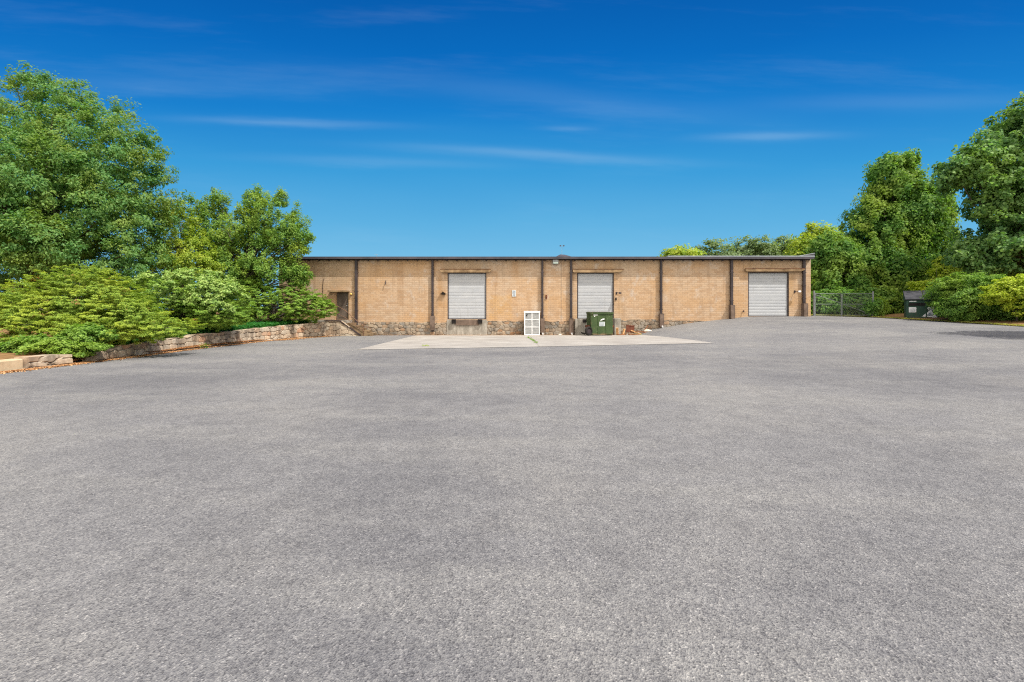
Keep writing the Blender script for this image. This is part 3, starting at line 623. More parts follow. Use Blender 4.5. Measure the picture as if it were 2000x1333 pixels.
tree('oak_tree', 'tallest broad oak at the far left behind the hedge', 'tree', (WX(105, 26), 26., .9),
     [B(-10, 305, 170, 115, 25), B(125, 246, 112, 102, 25.5), B(180, 300, 110, 110, 24.5), B(240, 370, 95, 95, 25), B(60, 400, 220, 120, 24), B(250, 450, 85, 80, 24.5), B(30, 500, 200, 80, 24), B(210, 520, 130, 60, 24.5), B(290, 300, 38, 55, 25), B(95, 180, 50, 24, 25.5), B(30, 330, 90, 90, 22.5), B(60, 470, 90, 60, 21.5), B(-20, 420, 80, 80, 22.5)],
     2700, 75, .15, .45, .46, M_oak, 1, .30, 110, gaps=(14, .05), rough=.13, flat=.75, inner=.45, lump=.12, wup=.6)
tree('oak_tree', 'bushy oak leaning over the left end of the warehouse roof', 'tree', (WX(470, 29.4), 29.4, .9),
     [B(450, 440, 75, 66, 29, 2.6), B(530, 430, 60, 55, 29, 2.2), B(400, 460, 55, 60, 29, 2.2), B(490, 500, 95, 55, 29, 2.4), B(555, 455, 42, 48, 29, 1.8), B(578, 470, 25, 30, 28.8, .9), B(430, 390, 18, 22, 29, .8), B(500, 385, 22, 18, 29, .8), B(545, 385, 16, 14, 29, .6),
      B(597, 462, 14, 9, 28.6, .4), B(597, 492, 20, 8, 28.4, .5), B(585, 530, 30, 13, 28.6, .7), B(380, 400, 22, 14, 29, .7), B(520, 530, 70, 28, 28.6, 1.6), B(585, 548, 22, 16, 28.8, .7), B(450, 535, 60, 25, 28.6, 1.6)],
     1250, 75, .12, .55, .27, M_tree2, 2, .2, 110, rough=.12, gaps=(4, .07), inner=.42, flat=1.25, droop=-.3)
tree('maple_tree', 'small yellow green tree between the two oaks', 'tree', (WX(350, 27.2), 27.2, .9),
     [B(345, 455, 45, 55, 27), B(372, 500, 50, 50, 26.8), B(325, 510, 50, 45, 27), B(395, 520, 40, 30, 26.5), B(338, 410, 22, 22, 27)], 430, 75, .12, .5, .28, M_yel, 3, .12, 50, flat=1.1, rough=.12)
tree('laurel_shrub', 'dark shrub filling the gap under the tall oak', 'shrub', (WX(60, 27), 27., .9),
     [B(60, 580, 130, 50, 27, 1.6), B(250, 560, 110, 45, 28, 1.6), B(160, 570, 100, 50, 27.5, 1.6), B(-60, 580, 90, 60, 26, 1.6)], 300, 80, .17, .5, .6, M_kudzu, 4, .1, 25, tname='stems')
# juniper hedge
jk = dict(gaps=(20, .12), fan=1.7, lump=.26, flat=.34, wup=.8, wout=.5, wrand=.55, droop=.05)
tree('juniper_shrub', 'largest juniper at far left spilling over the kerb', 'shrub', (WX(150, 16.6), 16.6, .35),
     [B(165, 590, 110, 55, 16.6, 1.5), B(90, 610, 85, 50, 16.2, 1.4), B(235, 622, 95, 42, 16.6, 1.3), B(150, 650, 130, 30, 15.6, 1.1), B(30, 645, 60, 40, 15.4, 1.), B(320, 640, 45, 20, 16.4, .8), B(170, 550, 70, 20, 16.8, .9)],
     4200, 70, .072, .24, .14, M_jun, 5, .10, 60, rough=.14, inner=.6, part='foliage', tname='stems', **jk)
tree('creeping_shrub', 'low green creeper sprawling over the stone block and litter', 'shrub', (WX(110, 14.6), 14.6, .3),
     [B(95, 675, 75, 20, 14.5, .8), B(155, 680, 42, 16, 14.4, .55), B(40, 678, 48, 14, 14.6, .6), B(170, 655, 40, 20, 14.9, .6)],
     420, 60, .085, .6, .16, M_bush, 6, .03, 30, rough=.08, part='foliage', tname='stems', wup=.9)
tree('juniper_shrub', 'middle juniper with a pale vine draped over its top', 'shrub', (WX(365, 21.6), 21.6, .7),
     [B(360, 590, 88, 48, 21.6, 1.7), B(420, 610, 62, 34, 21.4, 1.4), B(330, 612, 54, 36, 21.2, 1.2), B(290, 630, 52, 26, 20.4, 1.0)],
     2700, 70, .082, .24, .155, M_jun2, 7, .1, 50, rough=.14, inner=.6, part='foliage', tname='stems', **jk)
tree('climbing_vine', 'pale leafy vine covering the crown of the middle juniper', 'vine', (WX(365, 21.3), 21.2, .7),
     [B(350, 568, 82, 42, 21.5, 1.75), B(425, 590, 52, 42, 21.2, 1.5), B(395, 560, 62, 30, 21.5, 1.5)],
     760, 44, .095, .8, .17, M_vine, 8, .03, 30, rough=.03, inner=.93, gaps=(0, 0), part='foliage', tname='stems', flat=.6, keep=lambda c: c[:, 2] > 1.6)
tree('juniper_shrub', 'juniper nearest the entrance door with layered green sprays', 'shrub', (WX(540, 28.4), 28.4, .85),
     [B(500, 590, 70, 38, 28.2, 1.5), B(560, 592, 60, 33, 28.5, 1.3), B(610, 600, 36, 26, 29, .9), B(455, 598, 45, 40, 27.6, 1.4), B(637, 606, 17, 17, 29.2, .5), B(470, 560, 40, 15, 28.2, 1.)],
     2900, 70, .09, .24, .165, M_jun2, 9, .1, 50, rough=.14, inner=.55, part='foliage', tname='stems', **jk)
tree('holly_shrub', 'rounded vine tangle between the left and middle junipers', 'shrub', (WX(285, 19.), 19., .55),
     [B(285, 622, 34, 24, 19.6, .8), B(300, 640, 36, 20, 18.6, .7)], 200, 55, .09, .6, .2, M_bush, 10, .05, 20, part='foliage', tname='stems')

# ivy carpet behind the wall top
rng = np.random.default_rng(77)
n = 9000; yy = rng.uniform(16.5, 30.2, n); uu = rng.uniform(-.05, 1.6, n)**1.; xx = ex(yy)-uu; zz = bedz(xx, yy)+rng.uniform(.02, .22, n)
up = np.tile([0, 0, 1.], (n, 1)); P = make_leaves(rng, np.stack([xx, yy, zz], 1), up, np.full(n, .05), 3, .085, .8)
tag(quads('ivy_ground_cover', P, M_ivy), 'dark green ivy carpet under the junipers behind the stone wall', 'ground cover', kind='stuff')
# leaf litter along the foot of the wall and round the kerb
M_lit = leaf_mat('dry_leaf_litter', [(0., (.26, .12, .05)), (.5, (.46, .24, .11)), (1., (.60, .40, .22))], (.48, .26, .12, 1), .5, .8, .05, .9)
n = 15000; t = rng.random(n); yy = 11+t*19.8; xe = np.interp(yy, [11, 14.7, 17, 20, 24.5, 28, 30.35, 31], [-13.62, -13.5, -13.7, -13.9, -13.78, -13.4, -12.4, -11])
dd = np.abs(rng.normal(.05, .17+.28*(yy > 25.5), n)); xx = xe+dd
m_ = (yy > 14.1) & (yy < 15.1) & (rng.random(n) < .8); xx[m_] -= .5*rng.random(m_.sum())
n2 = 5000; x2 = rng.uniform(-14.6, -13.3, n2); y2 = 14.05+rng.random(n2)*.9
xx = np.concatenate([xx, x2]); yy = np.concatenate([yy, y2]); up = np.tile([0, 0, 1.], (len(xx), 1))
zz = np.maximum(gz(xx, yy)+.006, 0)+rng.uniform(0, .02, len(xx)); zz += np.where(xx < -13.7, .04+np.clip(-13.6-xx, 0, 1)*.3, 0)
P = make_leaves(rng, np.stack([xx, yy, zz], 1), up, np.full(len(xx), .012), 1, .07, .5, flat=.2, wup=2.5, wrand=.5, droop=0)
tag(quads('leaf_litter', P, M_lit), 'orange brown dry leaves drifted along the foot of the wall', 'leaf litter', kind='stuff')
# rusty grit along the foot of the warehouse
n = 4200; xx = rng.uniform(-11, 9.5, n); yy = 31.68-np.abs(rng.normal(0, .28, n)); zz = gz(xx, yy)+.02
up = np.tile([0, 0, 1.], (n, 1)); P = make_leaves(rng, np.stack([xx, yy, zz], 1), up, np.full(n, .01), 1, .05, .5, flat=.2, wup=2.5, wrand=.5, droop=0)
tag(quads('wall_foot_litter', P, M_lit), 'rusty grit and dry leaves along the foot of the warehouse wall', 'leaf litter', kind='stuff')

# weeds
def weed(x, y, label, n, seed, hgt=.12, spread=.12, line=None, m=None):
    r = np.random.default_rng(seed); z = float(gz(x, y))+.014
    c = np.stack([r.normal(0, spread, n), r.normal(0, spread, n), r.uniform(.01, hgt, n)], 1)
    if line: tt = r.random(n); c[:, 0] = line[0]*tt+r.normal(0, .035, n); c[:, 1] = line[1]*tt+r.normal(0, .06, n); c[:, 2] += gz(x+c[:, 0], y+c[:, 1])-gz(x, y)
    T = thing('weed', label, 'weed', (x, y, z))
    quads('leaves', make_leaves(r, c, np.tile([0, 0, 1.], (n, 1)), np.full(n, .03), 4, .07, .35), m or M_lime, T)
    for i in range(5): q = MB(); q.tube([(c[i][0], c[i][1], -.005), (c[i][0]*1.05, c[i][1], c[i][2]+.02)], .004, 4); q.build('stem', M_ivy, T)
weed(.95, 27.6, 'line of weeds in the concrete joint near the white unit', 70, 3, .05, line=(.22, -6.4), m=M_bush)
weed(-3.9, 20.6, 'tiny weed at the near edge of the concrete pad', 14, 4, .06, .08)
weed(-13.45, 20., 'small green weed at the foot of the stone wall', 30, 5, .22, .1, m=M_bush)

# ------------------------------------------------------------------ white six-pane unit leaning by the wall
M_glass = bpy.data.materials.new('dusty_glass'); M_glass.use_nodes = True
t = NT(M_glass.node_tree); c = t.n('ShaderNodeTexCoord').outputs['Object']
gcol = t.ramp(t.noise(t.comb(t.m('MULTIPLY', t.sep(c)[0], 1.), 0., t.m('MULTIPLY', t.sep(c)[2], 4.)), 3.5, 4), [(.35, (.33, .34, .34)), (.7, (.52, .52, .51))])
p = t.n('ShaderNodeBsdfPrincipled', inp={'Base Color': gcol, 'Roughness': .25, 'Specular IOR Level': .5, 'Alpha': .62}); t.n('ShaderNodeOutputMaterial', inp={0: p.outputs[0]})
Yu = 31.15; ux0, ux1 = WX(1024, Yu), WX(1054, Yu); uh = WZ(608, Yu); zg = float(gz(2.5, Yu))+.014
un = thing('window_unit', 'white six pane framed unit standing against the stone plinth', 'window', ((ux0+ux1)/2, Yu, zg))
W_ = (ux1-ux0)/2; H_ = uh-zg
q = MB(); q.box(-W_, -W_+.06, -.05, .38, 0, H_-.12); q.box(W_-.06, W_, -.05, .38, 0, H_-.12); q.box(-W_+.06, W_-.06, -.05, .38, 0, .06); q.box(-W_-.03, W_+.03, -.07, .40, H_-.118, H_, bev=.01); q.build('frame', M_white, un)
q = MB(); zz = [.062, H_*.335, H_*.635, H_-.12]
q.box(-.025, .025, -.045, 0, .062, H_-.12)
for z in zz[1:3]: q.box(-W_+.062, -.026, -.043, 0, z-.022, z+.022); q.box(.026, W_-.062, -.043, 0, z-.022, z+.022)
q.build('glazing_bar', M_white, un)
for i in range(3):
    for sx in (-1, 1):
        a, b = (-W_+.064, -.028) if sx < 0 else (.028, W_-.064)
        q = MB(); q.box(a, b, -.02, -.012, zz[i]+.024, zz[i+1]-.024); q.build('pane', M_glass, un)
q = MB()
for i in range(15): q.box(-W_+.066, W_-.066, .02, .05, .1+i*(H_-.28)/14, .1+i*(H_-.28)/14+.018)
q.build('grille', M_sign, un)
q = MB(); q.box(-W_+.062, W_-.062, .34, .37, .062, H_-.12); q.build('back_panel', mottled('grey_back_panel', (120, 118, 114), (160, 158, 152), 4.), un)
q = MB(); q.tube([(-W_+.2, -.03, H_*.79), (-W_+.13, -.04, H_*.83), (-W_+.22, -.04, H_*.86)], .035, 6); q.build('torn_patch', M_rubber, un)

# ------------------------------------------------------------------ green skip by the second door
def painted(name, c0, c1, rust):
    def f(t, c):
        a = t.ramp(t.noise(c, 1.8, 4), [(.3, c0), (.7, c1)])
        x, y, z = t.sep(c)
        s = t.noise(t.comb(t.m('MULTIPLY', x, 3.), t.m('MULTIPLY', y, 3.), t.m('MULTIPLY', z, .8)), 2.2, 5, .7)
        a = t.mix(t.mr(s, .58, .70, 0., .75), a, rust)
        low = t.m('MULTIPLY', t.mr(z, .0, .22, 1., 0.), t.mr(t.noise(c, 6., 4), .4, .6))
        a = t.mix(low, a, rust)
        return t.mix(t.mr(t.noise(c, 9., 4, .7), .62, .7, 0., .5), a, (.30, .34, .20, 1))
    return mat(name, f, .6, .3)
M_skip = painted('scratched_green_paint', (.032, .058, .018, 1), (.052, .086, .028, 1), (.20, .12, .065, 1))
M_skip2 = painted('dark_green_paint', (.02, .06, .04, 1), (.04, .09, .06, 1), (.09, .07, .05, 1))
Ys = 30.25
dm = thing('dumpster', 'scratched green steel dumpster in front of the second roll up door', 'dumpster', (WX(1171, Ys), Ys, float(gz(6, 30))+.014), math.radians(4))
L2 = .72; Hh = WZ(611.5, Ys)-.02
q = MB()   # open-topped body with a sloping lip
q.box(-L2, L2, -.6, -.57, .07, Hh-.06); q.box(-L2, L2, .62, .65, .07, Hh); q.box(-L2, -L2+.03, -.568, .618, .07, Hh-.04); q.box(L2-.03, L2, -.568, .618, .07, Hh-.04); q.box(-L2+.032, L2-.032, -.568, .618, .07, .11)
q.build('body', M_skip, dm)
q = MB(); q.box(-L2-.04, L2+.04, -.66, -.602, Hh-.12, Hh-.02, bev=.01); q.box(-L2-.04, -L2-.002, -.6, .66, Hh-.10, Hh, bev=.01); q.box(L2+.002, L2+.04, -.6, .66, Hh-.10, Hh, bev=.01); q.build('rim', M_skip, dm)
for xx in (-.24, .24+.02): q = MB(); q.box(xx-.035, xx+.035, -.625, -.602, .075, Hh-.13, bev=.006); q.build('rib', M_skip, dm)
for yy in (-.2, .25): q = MB(); q.box(-L2-.03, -L2-.002, yy-.035, yy+.035, .075, Hh-.12, bev=.006); q.build('rib', M_skip, dm)
q = MB(); q.box(-L2-.16, -L2-.032, -.5, .4, .52, .66, bev=.01); q.build('fork_sleeve', M_rust, dm)
q = MB(); q.box(L2+.002, L2+.12, -.5, .4, .52, .66, bev=.01); q.build('fork_sleeve', M_rust, dm)
for a in (-L2+.02, L2-.18): q = MB(); q.box(a, a+.16, -.5, .5, 0, .068); q.build('skid', M_rust, dm)
for sx in (-1, 1):
    q = MB(); q.box(sx*.36-.345, sx*.36+.345, -.05, .68, Hh+.003, Hh+.028, Matrix.Translation((0, 0, 0)), bev=.008); q.build('lid', M_guard, dm)
M_grey = mottled('grey_print', (120, 132, 140), (150, 158, 164), 12., .6, .3)
q = MB(); q.box(-.17, .19, -.607, -.603, .62, .90); st_ = q.build('sticker', M_sign, dm)
q = MB()
for zz, a, b in ((.84, -.13, -.04), (.84, -.02, .05), (.84, .07, .15), (.76, -.14, .0), (.76, .02, .15), (.68, -.12, .12)): q.box(a, b, -.611, -.608, zz-.025, zz+.025)
q.build('lettering', M_grey, st_)
# swoosh emblem above the sticker
q = MB(); arc = [(-.12+.30*i/8, .95+.16*math.sin(math.pi*(.08+.55*i/8))) for i in range(9)]; arc2 = [(x+.02, z-.075*math.sin(math.pi*(i+.3)/9.)) for i, (x, z) in enumerate(arc)]
q.poly(arc+arc2[::-1], -.607, -.603); em = q.build('emblem', M_white, dm)
q = MB(); q.poly([(x+.05, z-.085) for x, z in arc[2:]]+[(x+.05, z-.035) for x, z in arc2[2:][::-1]], -.611, -.608); q.build('emblem_black_arc', M_rubber, em)  # black arc of the printed swoosh, below the white one
q = MB(); q.box(-.56, -.28, -.606, -.602, Hh-.21, Hh-.165); q.box(-.52, -.45, -.606, -.602, Hh-.29, Hh-.24); q.build('lettering', M_white, dm)

# rubbish beside it
def G(px, Y): x = WX(px, Y); return x, float(gz(x, Y))+.014
x, z = G(1231, 30.9); t = thing('steel_sheet', 'rust brown steel sheet leaning on the stone plinth', 'sheet metal', (x, 30.9, z+.12)); q = MB(); Mx = Matrix.Rotation(math.radians(-18), 4, 'X') @ Matrix.Rotation(math.radians(6), 4, 'Y'); q.box(-.29, .27, -.02, .02, .05, .56, Mx, bev=.004); q.build('sheet', M_rust, t); q = MB(); q.box(-.29, .27, -.045, -.021, .50, .56, Mx); q.build('folded_edge', M_rust, t)
M_plank = mottled('pale_broken_timber', (190, 140, 92), (228, 186, 138), 7., .9, .1)
M_plank2 = mottled('brown_timber', (104, 66, 44), (150, 104, 74), 7., .9, .1)
def plank(px, Y, L, rz, ry, m, label, h=.06, w=.14):
    x, z = G(px, Y); q = MB(); Mx = Matrix.Rotation(rz, 4, 'Z') @ Matrix.Rotation(ry, 4, 'Y'); q.box(-L/2, L/2, -w/2, w/2, 0, h, Mx, bev=.006)
    zmin = min(v[2] for v in q.V); o = q.build('timber_plank', m); o.location = (x, Y, z-zmin); tag(o, label, 'plank', 'broken timber beside the dumpster')
plank(1205.5, 30.5, .5, 1.2, 1.25, M_plank, 'short orange timber standing against the concrete pier', .08, .16)
plank(1219, 30.6, .42, .3, -1.3, M_plank, 'pale upright timber offcut just left of the rusty sheet', .08, .13)
plank(1213, 30.4, .55, .1, .0, M_plank2, 'brown timber lying flat at the dumpster corner', .06)
plank(1243, 30.8, .8, -.4, .35, M_plank, 'pale split board sloping down right of the rusty sheet')
plank(1254, 30.8, .9, .25, .15, M_plank2, 'long brown board lying across the rubble heap')
plank(1262, 31.1, .55, .2, -.9, M_plank2, 'dark broken board leaning up against the plinth', .05, .08)
plank(1240, 30.45, .9, .12, .02, M_plank2, 'flat dark board lowest in the rubble heap', .05, .18)
M_block = mottled('pale_broken_concrete', (196, 184, 168), (232, 222, 208), 6., .9, .1)
def rock(px, Y, s, label, m=M_block, seed=0):
    r = np.random.default_rng(seed); V = []; Fs = []; n1, n2 = 7, 5
    for i in range(n2):
        th = math.pi*(i+.5)/n2
        for j in range(n1):
            ph = 2*math.pi*j/n1; k = r.uniform(.78, 1.1); V.append((s[0]*math.sin(th)*math.cos(ph)*k, s[1]*math.sin(th)*math.sin(ph)*k, s[2]*(math.cos(th)*k+.75)))
    for i in range(n2-1):
        for j in range(n1): Fs.append([i*n1+j, (i+1)*n1+j, (i+1)*n1+(j+1) % n1, i*n1+(j+1) % n1])
    Fs.append(list(range(n1))); Fs.append([(n2-1)*n1+j for j in range(n1)][::-1])
    x, z = G(px, Y); o = raw('rubble_stone', V, Fs, m); o.location = (x, Y, z-.02); tag(o, label, 'stone', 'rubble beside the dumpster'); return o
rock(1265, 31., (.32, .16, .09), 'pale flat concrete lump at the right end of the rubble', seed=1)
rock(1250, 30.9, (.14, .12, .09), 'small pale stone under the long brown board', seed=2)
rock(1226, 30.5, (.12, .1, .07), 'small stone in front of the rusty sheet', M_conc, seed=3)
rock(1147.5, 30.2, (.16, .12, .07), 'grey lump lying left of the dumpster', M_conc, seed=4)
rock(1094, 31.3, (.13, .08, .06), 'tiny pale stone at the plinth between two downpipes', seed=6)
t = thing('tyre', 'dark worn tyre leaning at the left foot of the dumpster', 'tyre', (WX(1149.5, 29.85), 29.4, float(gz(5, 29.4))+.014), math.radians(35))
x, z = G(1141, 30.6); rb = MB(); Mr = Matrix.Rotation(.3, 4, 'Y'); rb.box(-.22, .22, -.1, .1, .0, .1, Mr, bev=.03); o = rb.build('rubbish_bag', M_rubber); o.location = (x, 30.6, z+.06); tag(o, 'flattened black rubbish sack beside the concrete pier', 'bag')
V = []; Fs = []; nR, nr = 20, 8
for i in range(nR):
    for j in range(nr):
        a = 2*math.pi*i/nR; b = 2*math.pi*j/nr; R = .24+.075*math.cos(b); V.append((R*math.cos(a), .08*math.sin(b), .31+R*math.sin(a)))
for i in range(nR):
    for j in range(nr): Fs.append([i*nr+j, ((i+1) % nR)*nr+j, ((i+1) % nR)*nr+(j+1) % nr, i*nr+(j+1) % nr])
raw('tread', V, Fs, M_rubber, t, True)
q = MB(); q.tube([(0, -.02, .31), (0, .02, .31)], .165, 16); q.build('rim', M_dark, t)
t.location = (WX(1150, 29.5), 29.5, float(gz(5, 29.5))-.0)

# ------------------------------------------------------------------ gate on the right
Yg_ = 33.2; gx0 = WX(1588, Yg_); zg = float(gz(gx0+1, Yg_))
M_gate = mottled('dull_galvanised_tube', (104, 108, 110), (140, 144, 146), 5., .6, .4, .2)
gt = thing('chain_link_gate', 'galvanised chain link gate between warehouse corner and vine covered tree', 'gate', (gx0, Yg_, zg))
Lg = WX(1705, Yg_)-gx0; Hg = WZ(571, Yg_)-zg; xm = WX(1643, Yg_)-gx0
for xx, hh, r in ((.06, Hg+.1, .06), (.16, Hg-.05, .03), (xm, Hg-.12, .03), (xm+.1, Hg-.12, .015), (Lg, Hg+.05, .05)):
    q = MB(); q.tube([(xx, 0, -.05), (xx, 0, hh)], r, 8); q.build('post', M_gate, gt)
for a, b, c_, d in ((.19, Hg-.12, xm-.03, Hg-.12), (.19, Hg*.5, xm-.03, Hg*.5), (.19, Hg-.2, xm-.03, Hg*.55), (.19, .08, xm-.03, .08), (xm+.13, Hg-.12, Lg-.05, Hg-.12), (xm+.13, .08, Lg-.05, .08), (xm+.13, Hg*.5, Lg-.05, .1), (xm+.13, Hg*.5, Lg-.05, Hg*.5)):
    q = MB(); q.tube([(a, 0, b), (c_, 0, d)], .017, 6); q.build('rail', M_gate, gt)
q = MB(); sp_ = .085; hh = Hg-.12
for x0, x1 in ((.19, xm-.03), (xm+.13, Lg-.05)):
    k = x0-hh
    while k < x1:
        for sg_ in (0, 1):
            a = max(k, x0); b = min(k+hh, x1)
            if b > a:
                za, zb3 = (a-k, b-k) if sg_ == 0 else (hh-(a-k), hh-(b-k)); q.tube([(a, .01*sg_, za), (b, .01*sg_, zb3)], .0022, 3, False)
        k += sp_
q.build('chain_mesh', M_gate, gt)

# ------------------------------------------------------------------ right side: dumpster in the bushes
Yd = 30.3; xd = WX(1770, Yd); zd = float(gz(xd+.9, Yd))+.014
d2 = thing('dumpster', 'dark green dumpster with a sloping black lid half hidden by bushes', 'dumpster', (xd, Yd, zd), math.radians(-36))
Wd = 1.8; Hd = WZ(587, Yd)-zd
q = MB(); q.poly([(0, .08), (Wd, .0), (Wd+.05, Hd-.05), (0, Hd)], 0, .04); q.poly([(0, .08), (Wd, .0), (Wd, Hd+.35), (0, Hd+.35)], 1.3, 1.34); q.box(0, .04, .042, 1.298, .08, Hd); q.box(Wd-.04, Wd, .042, 1.298, .06, Hd); q.box(.042, Wd-.042, .042, 1.298, .1, .14); q.build('body', M_skip2, d2)
M_lid = mottled('black_plastic_lid', (40, 40, 46), (70, 70, 76), 3., .6, .3)
for a, b in ((-.05, Wd*.5-.02), (Wd*.5+.02, Wd+.08)):
    q = MB(); V = [(a, -.08, Hd+.02), (b, -.08, Hd+.02), (b, 1.4, Hd+.62), (a, 1.4, Hd+.62)]
    k = len(q.V); q.V += V+[(v[0], v[1], v[2]+.06) for v in V]; q.Fc += [[0, 3, 2, 1], [4, 5, 6, 7], [0, 1, 5, 4], [1, 2, 6, 5], [2, 3, 7, 6], [3, 0, 4, 7]]; q.build('lid', M_lid, d2)
q = MB()
q.V = [(-.005, .0, Hd+.01), (-.005, 1.34, Hd+.01), (-.005, 1.34, Hd+.56), (-.045, .0, Hd+.01), (-.045, 1.34, Hd+.01), (-.045, 1.34, Hd+.56)]; q.Fc = [[0, 1, 2], [3, 5, 4], [0, 3, 4, 1], [1, 4, 5, 2], [2, 5, 3, 0]]; q.build('side_cheek', M_skip2, d2)
q = MB(); q.box(.12, .92, -.03, -.003, Hd-.36, Hd-.18); q.box(.95, 1.6, -.03, -.003, Hd-.36, Hd-.14); q.build('slot', M_rubber, d2)
for xx in (.02, .96, Wd-.1): q = MB(); q.box(xx, xx+.06, -.04, -.003, .1, Hd-.02, bev=.006); q.build('rib', M_skip2, d2)
q = MB(); q.box(.13, .50, -.012, -.004, Hd-.80, Hd-.46); sk = q.build('sticker', M_white, d2)
q = MB()
for zz in (Hd-.52, Hd-.6, Hd-.68, Hd-.75): q.box(.17, .46, -.016, -.0125, zz-.012, zz+.012)
q.build('lettering', M_grey, sk)
q = MB(); q.box(.15, .5, -.012, -.004, Hd-.10, Hd-.05); q.box(1.04, 1.4, -.012, -.004, Hd-.50, Hd-.46); q.box(1.04, 1.35, -.012, -.004, Hd-.58, Hd-.54); q.box(1.08, 1.5, -.012, -.004, Hd-.66, Hd-.62); q.build('lettering', M_white, d2)
q = MB(); q.poly([(.78, .18), (1.55, .10), (1.2, .62)], -.012, -.004); e2 = q.build('emblem', M_white, d2)
q = MB(); q.poly([(.98, .24), (1.32, .22), (1.18, .46)], -.016, -.0125); q.build('emblem_centre', M_grey, e2)

# verge on the right
vg = grid('grass_verge', np.arange(19., 60, .5), np.arange(33.6, 60, .5), lambda x, y: gz(x, y)+.05, M_grass); vg['kind'] = 'structure'
vx = lambda y: np.interp(y, [-24, 10, 20, 24, 28, 30.5, 34], [24.2, 25., 25.6, 25.8, 26.0, 26., 26])
ys = np.arange(-24, 33.7, .6); us = np.array([0, .3, .8, 2, 4, 8, 16, 34.])
Yg2, Ug2 = np.meshgrid(ys, us, indexing='ij'); Xg2 = vx(Yg2)+Ug2; Zg2 = gz(Xg2, Yg2)+.03+np.clip(Ug2*.1, 0, .3)
I = (np.arange(len(ys)-1)[:, None]*len(us)+np.arange(len(us)-1)[None]).ravel()
raw('soil_verge', np.stack([Xg2, Yg2, Zg2], -1).reshape(-1, 3).tolist(), np.stack([I, I+1, I+1+len(us), I+len(us)], -1).tolist(), M_soil, None, True)['kind'] = 'structure'
rng = np.random.default_rng(5)
n = 5200; xx = np.concatenate([rng.uniform(21.5, 27.5, n), vx(np.linspace(10, 33, 2600))+np.abs(rng.normal(0, .25, 2600))]); yy = np.concatenate([rng.uniform(33.4, 34.6, n), np.linspace(10, 33, 2600)])
c = np.stack([xx, yy, gz(xx, yy)+.05], 1)
P = make_leaves(rng, c, np.tile([0, 0, 1.], (len(c), 1)), np.full(len(c), .06), 3, .13, .18, flat=.6, wup=.1, wrand=1.2, droop=-1.)
tag(quads('verge_grass', P, leaf_mat('dry_grass', [(0., (.22, .24, .06)), (.5, (.34, .34, .09)), (1., (.46, .42, .16))], (.3, .34, .06, 1), .5)), 'dry yellow grass fringe along the right edge of the asphalt', 'grass', kind='stuff')

# trees and bushes on the right
tree('vine_covered_tree', 'tall tree smothered in dark vines beyond the gate', 'tree', (WX(1765, 40), 40., 1.2),
     [B(1742, 352, 44, 44, 40), B(1765, 430, 74, 80, 40), B(1715, 470, 60, 75, 39.5), B(1800, 400, 42, 40, 40.5), B(1800, 480, 48, 90, 40), B(1690, 530, 60, 60, 39), B(1640, 545, 52, 60, 38.5), B(1750, 550, 85, 62, 38.5), B(1630, 500, 45, 40, 39), B(1760, 320, 28, 16, 40), B(1832, 420, 18, 22, 40.3), B(1700, 585, 50, 25, 36.5, 1.5)],
     2300, 75, .22, .7, .5, M_kudzu, 21, .4, 50, gaps=(9, .05), inner=.6, rough=.12, flat=1.3, wup=.35, wout=.7, droop=.8, lump=.16)
tree('maple_tree', 'yellow green tree just behind the right corner of the warehouse', 'tree', (WX(1600, 52), 52., 1.2),
     [B(1600, 480, 42, 38, 52), B(1570, 495, 30, 28, 51), B(1630, 500, 35, 40, 52), B(1600, 540, 50, 50, 50)], 330, 80, .3, .6, .9, M_yel, 22, .3, 30, flat=1., wup=.5)
tree('poplar_tree', 'huge broad leaved tree at the far right edge', 'tree', (WX(1985, 31.), 31., 1.2),
     [B(1975, 300, 85, 95, 30.5), B(2040, 260, 80, 90, 31), B(1905, 330, 52, 42, 30), B(1958, 390, 62, 66, 30), B(1938, 470, 48, 55, 30), B(1990, 480, 90, 70, 29.5), B(1895, 505, 32, 42, 30), B(2060, 420, 90, 130, 30), B(1985, 215, 25, 25, 30.5), B(1872, 335, 38, 24, 30, 1.2), B(1850, 345, 16, 12, 30, .6), B(1880, 420, 16, 22, 30, .8), B(1925, 265, 30, 28, 30.5)],
     1500, 75, .21, .75, .44, M_poplar, 23, .4, 110, gaps=(34, .07), rough=.15, inner=.35, flat=.95, wup=.45, wrand=1.1, lump=.2)
tree('privet_bush', 'dark arching bush leaning over the second dumpster', 'bush', (WX(1895, 27.5), 27.5, 1.0),
     [B(1888, 575, 52, 38, 27.5, 1.8), B(1880, 600, 44, 28, 27, 1.4), B(1920, 590, 60, 45, 27, 1.8), B(1960, 600, 55, 38, 26.5, 1.6), B(1866, 572, 30, 20, 27.8, 1.), B(1990, 600, 45, 35, 25.5, 1.5)],
     1500, 70, .13, .42, .30, M_bush, 24, .08, 50, rough=.14, lump=.18, flat=.6, part='foliage', tname='stems')
tree('lime_shrub', 'bright lime shrub at the right edge above the dark bush', 'shrub', (WX(1985, 24.8), 24.8, 1.0),
     [B(1975, 565, 45, 24, 24.8, 1.), B(2010, 580, 45, 35, 24.5, 1.1), B(1950, 582, 22, 14, 24.8, .6)], 330, 60, .12, .6, .26, M_lime, 25, .05, 30, part='foliage', tname='stems')
tree('lime_shrub', 'bright lime shrub directly behind the second dumpster', 'shrub', (WX(1830, 33.5), 33.5, 1.2),
     [B(1815, 565, 34, 20, 33.5, 1.), B(1845, 550, 26, 28, 34, 1.), B(1795, 575, 20, 12, 33., .8), B(1850, 520, 16, 22, 34.5, .8)], 300, 60, .15, .6, .32, M_lime, 26, .05, 30, part='foliage', tname='stems')
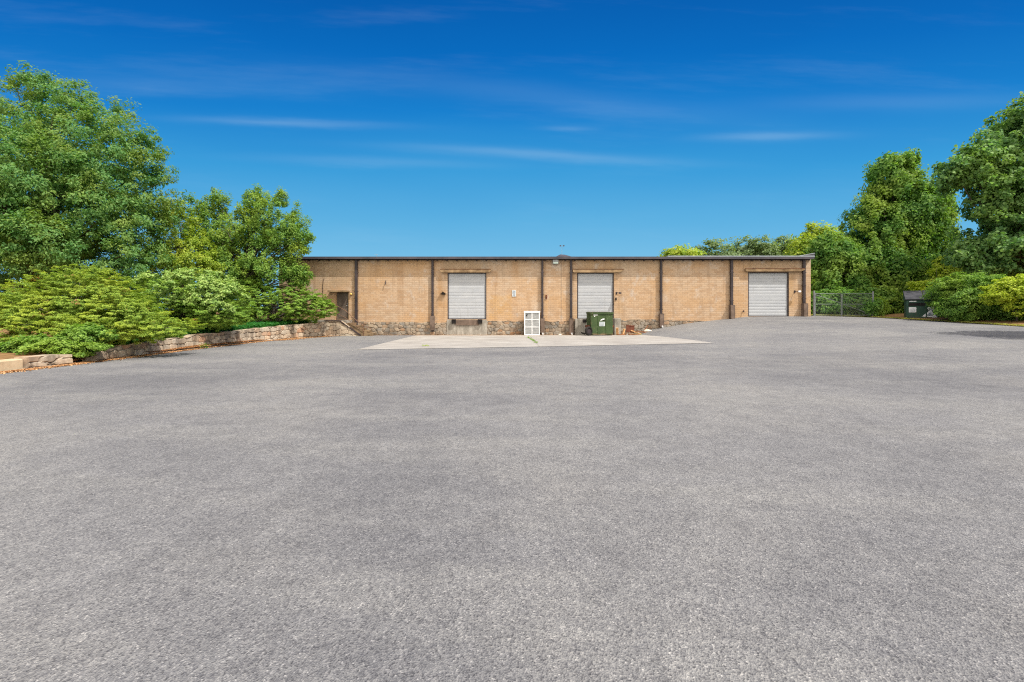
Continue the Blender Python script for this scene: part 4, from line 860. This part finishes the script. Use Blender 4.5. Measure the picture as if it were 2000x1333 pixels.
tree('roadside_tree', 'tree outside the picture whose shade falls across the right of the lot', 'tree', (23., 15.8, .4),
     [(22.6, 15.9, 5.2, 2.3, 2., 1.6), (24.5, 15.2, 6.5, 2.4, 2.2, 2.0)], 400, 60, .2, .6, .5, M_bush, 27, .2, 20)
# understory so that nothing behind shows as bare horizon
tree('understory_shrub', 'low dark growth behind the chain link gate', 'shrub', (WX(1660, 36), 36., 1.25),
     [B(1650, 590, 65, 24, 36.5, 1.2), B(1720, 595, 60, 24, 36, 1.2), B(1610, 594, 34, 24, 37, 1.), B(1650, 606, 80, 12, 36.2, .8), B(1700, 600, 26, 16, 33.6, .5)], 1000, 80, .18, .6, .45, M_kudzu, 28, .06, 20, part='foliage', tname='stems')
tree('understory_shrub', 'dark growth behind the dumpster and lime shrub', 'shrub', (WX(1880, 36), 36., 1.25),
     [B(1880, 560, 60, 50, 36, 1.4), B(1960, 560, 70, 60, 35, 1.4), B(1800, 595, 40, 22, 35, 1.2)], 300, 70, .2, .6, .55, M_kudzu, 29, .06, 20, part='foliage', tname='stems')
for i, (px, py, rx, ry, Y, m, lab) in enumerate(((1332, 500, 34, 17, 66, M_yel, 'leftmost small yellow green tree above the roof line'), (1397, 497, 36, 27, 72, M_far, 'round green tree above the roof between two downpipes'),
        (1453, 490, 32, 24, 84, M_far, 'first hazy pine left of the tallest one beyond the roof'), (1487, 487, 24, 23, 80, M_far, 'pine with an open crown, tallest in the distant row'), (1525, 486, 26, 24, 82, M_far, 'hazy pine next to the yellow tree at the corner'),
        (1560, 492, 24, 18, 80, M_far, 'distant pine mostly hidden by the yellow corner tree'), (1860, 500, 34, 60, 90, M_far, 'far pale tree in the gap beside the huge right tree'))):
    tree('distant_tree', lab, 'tree', (WX(px, Y), Y, 1.),
         [B(px, py, rx, ry, Y), B(px-rx*.5, py+ry*.5, rx*.7, ry*.8, Y), B(px+rx*.5, py+ry*.4, rx*.7, ry*.8, Y), B(px, py+ry*1.4, rx, ry, Y)], 130, 60, .42, .6, 1.15, m, 40+i, .3, 12, 'trees beyond the roof', rough=.12)
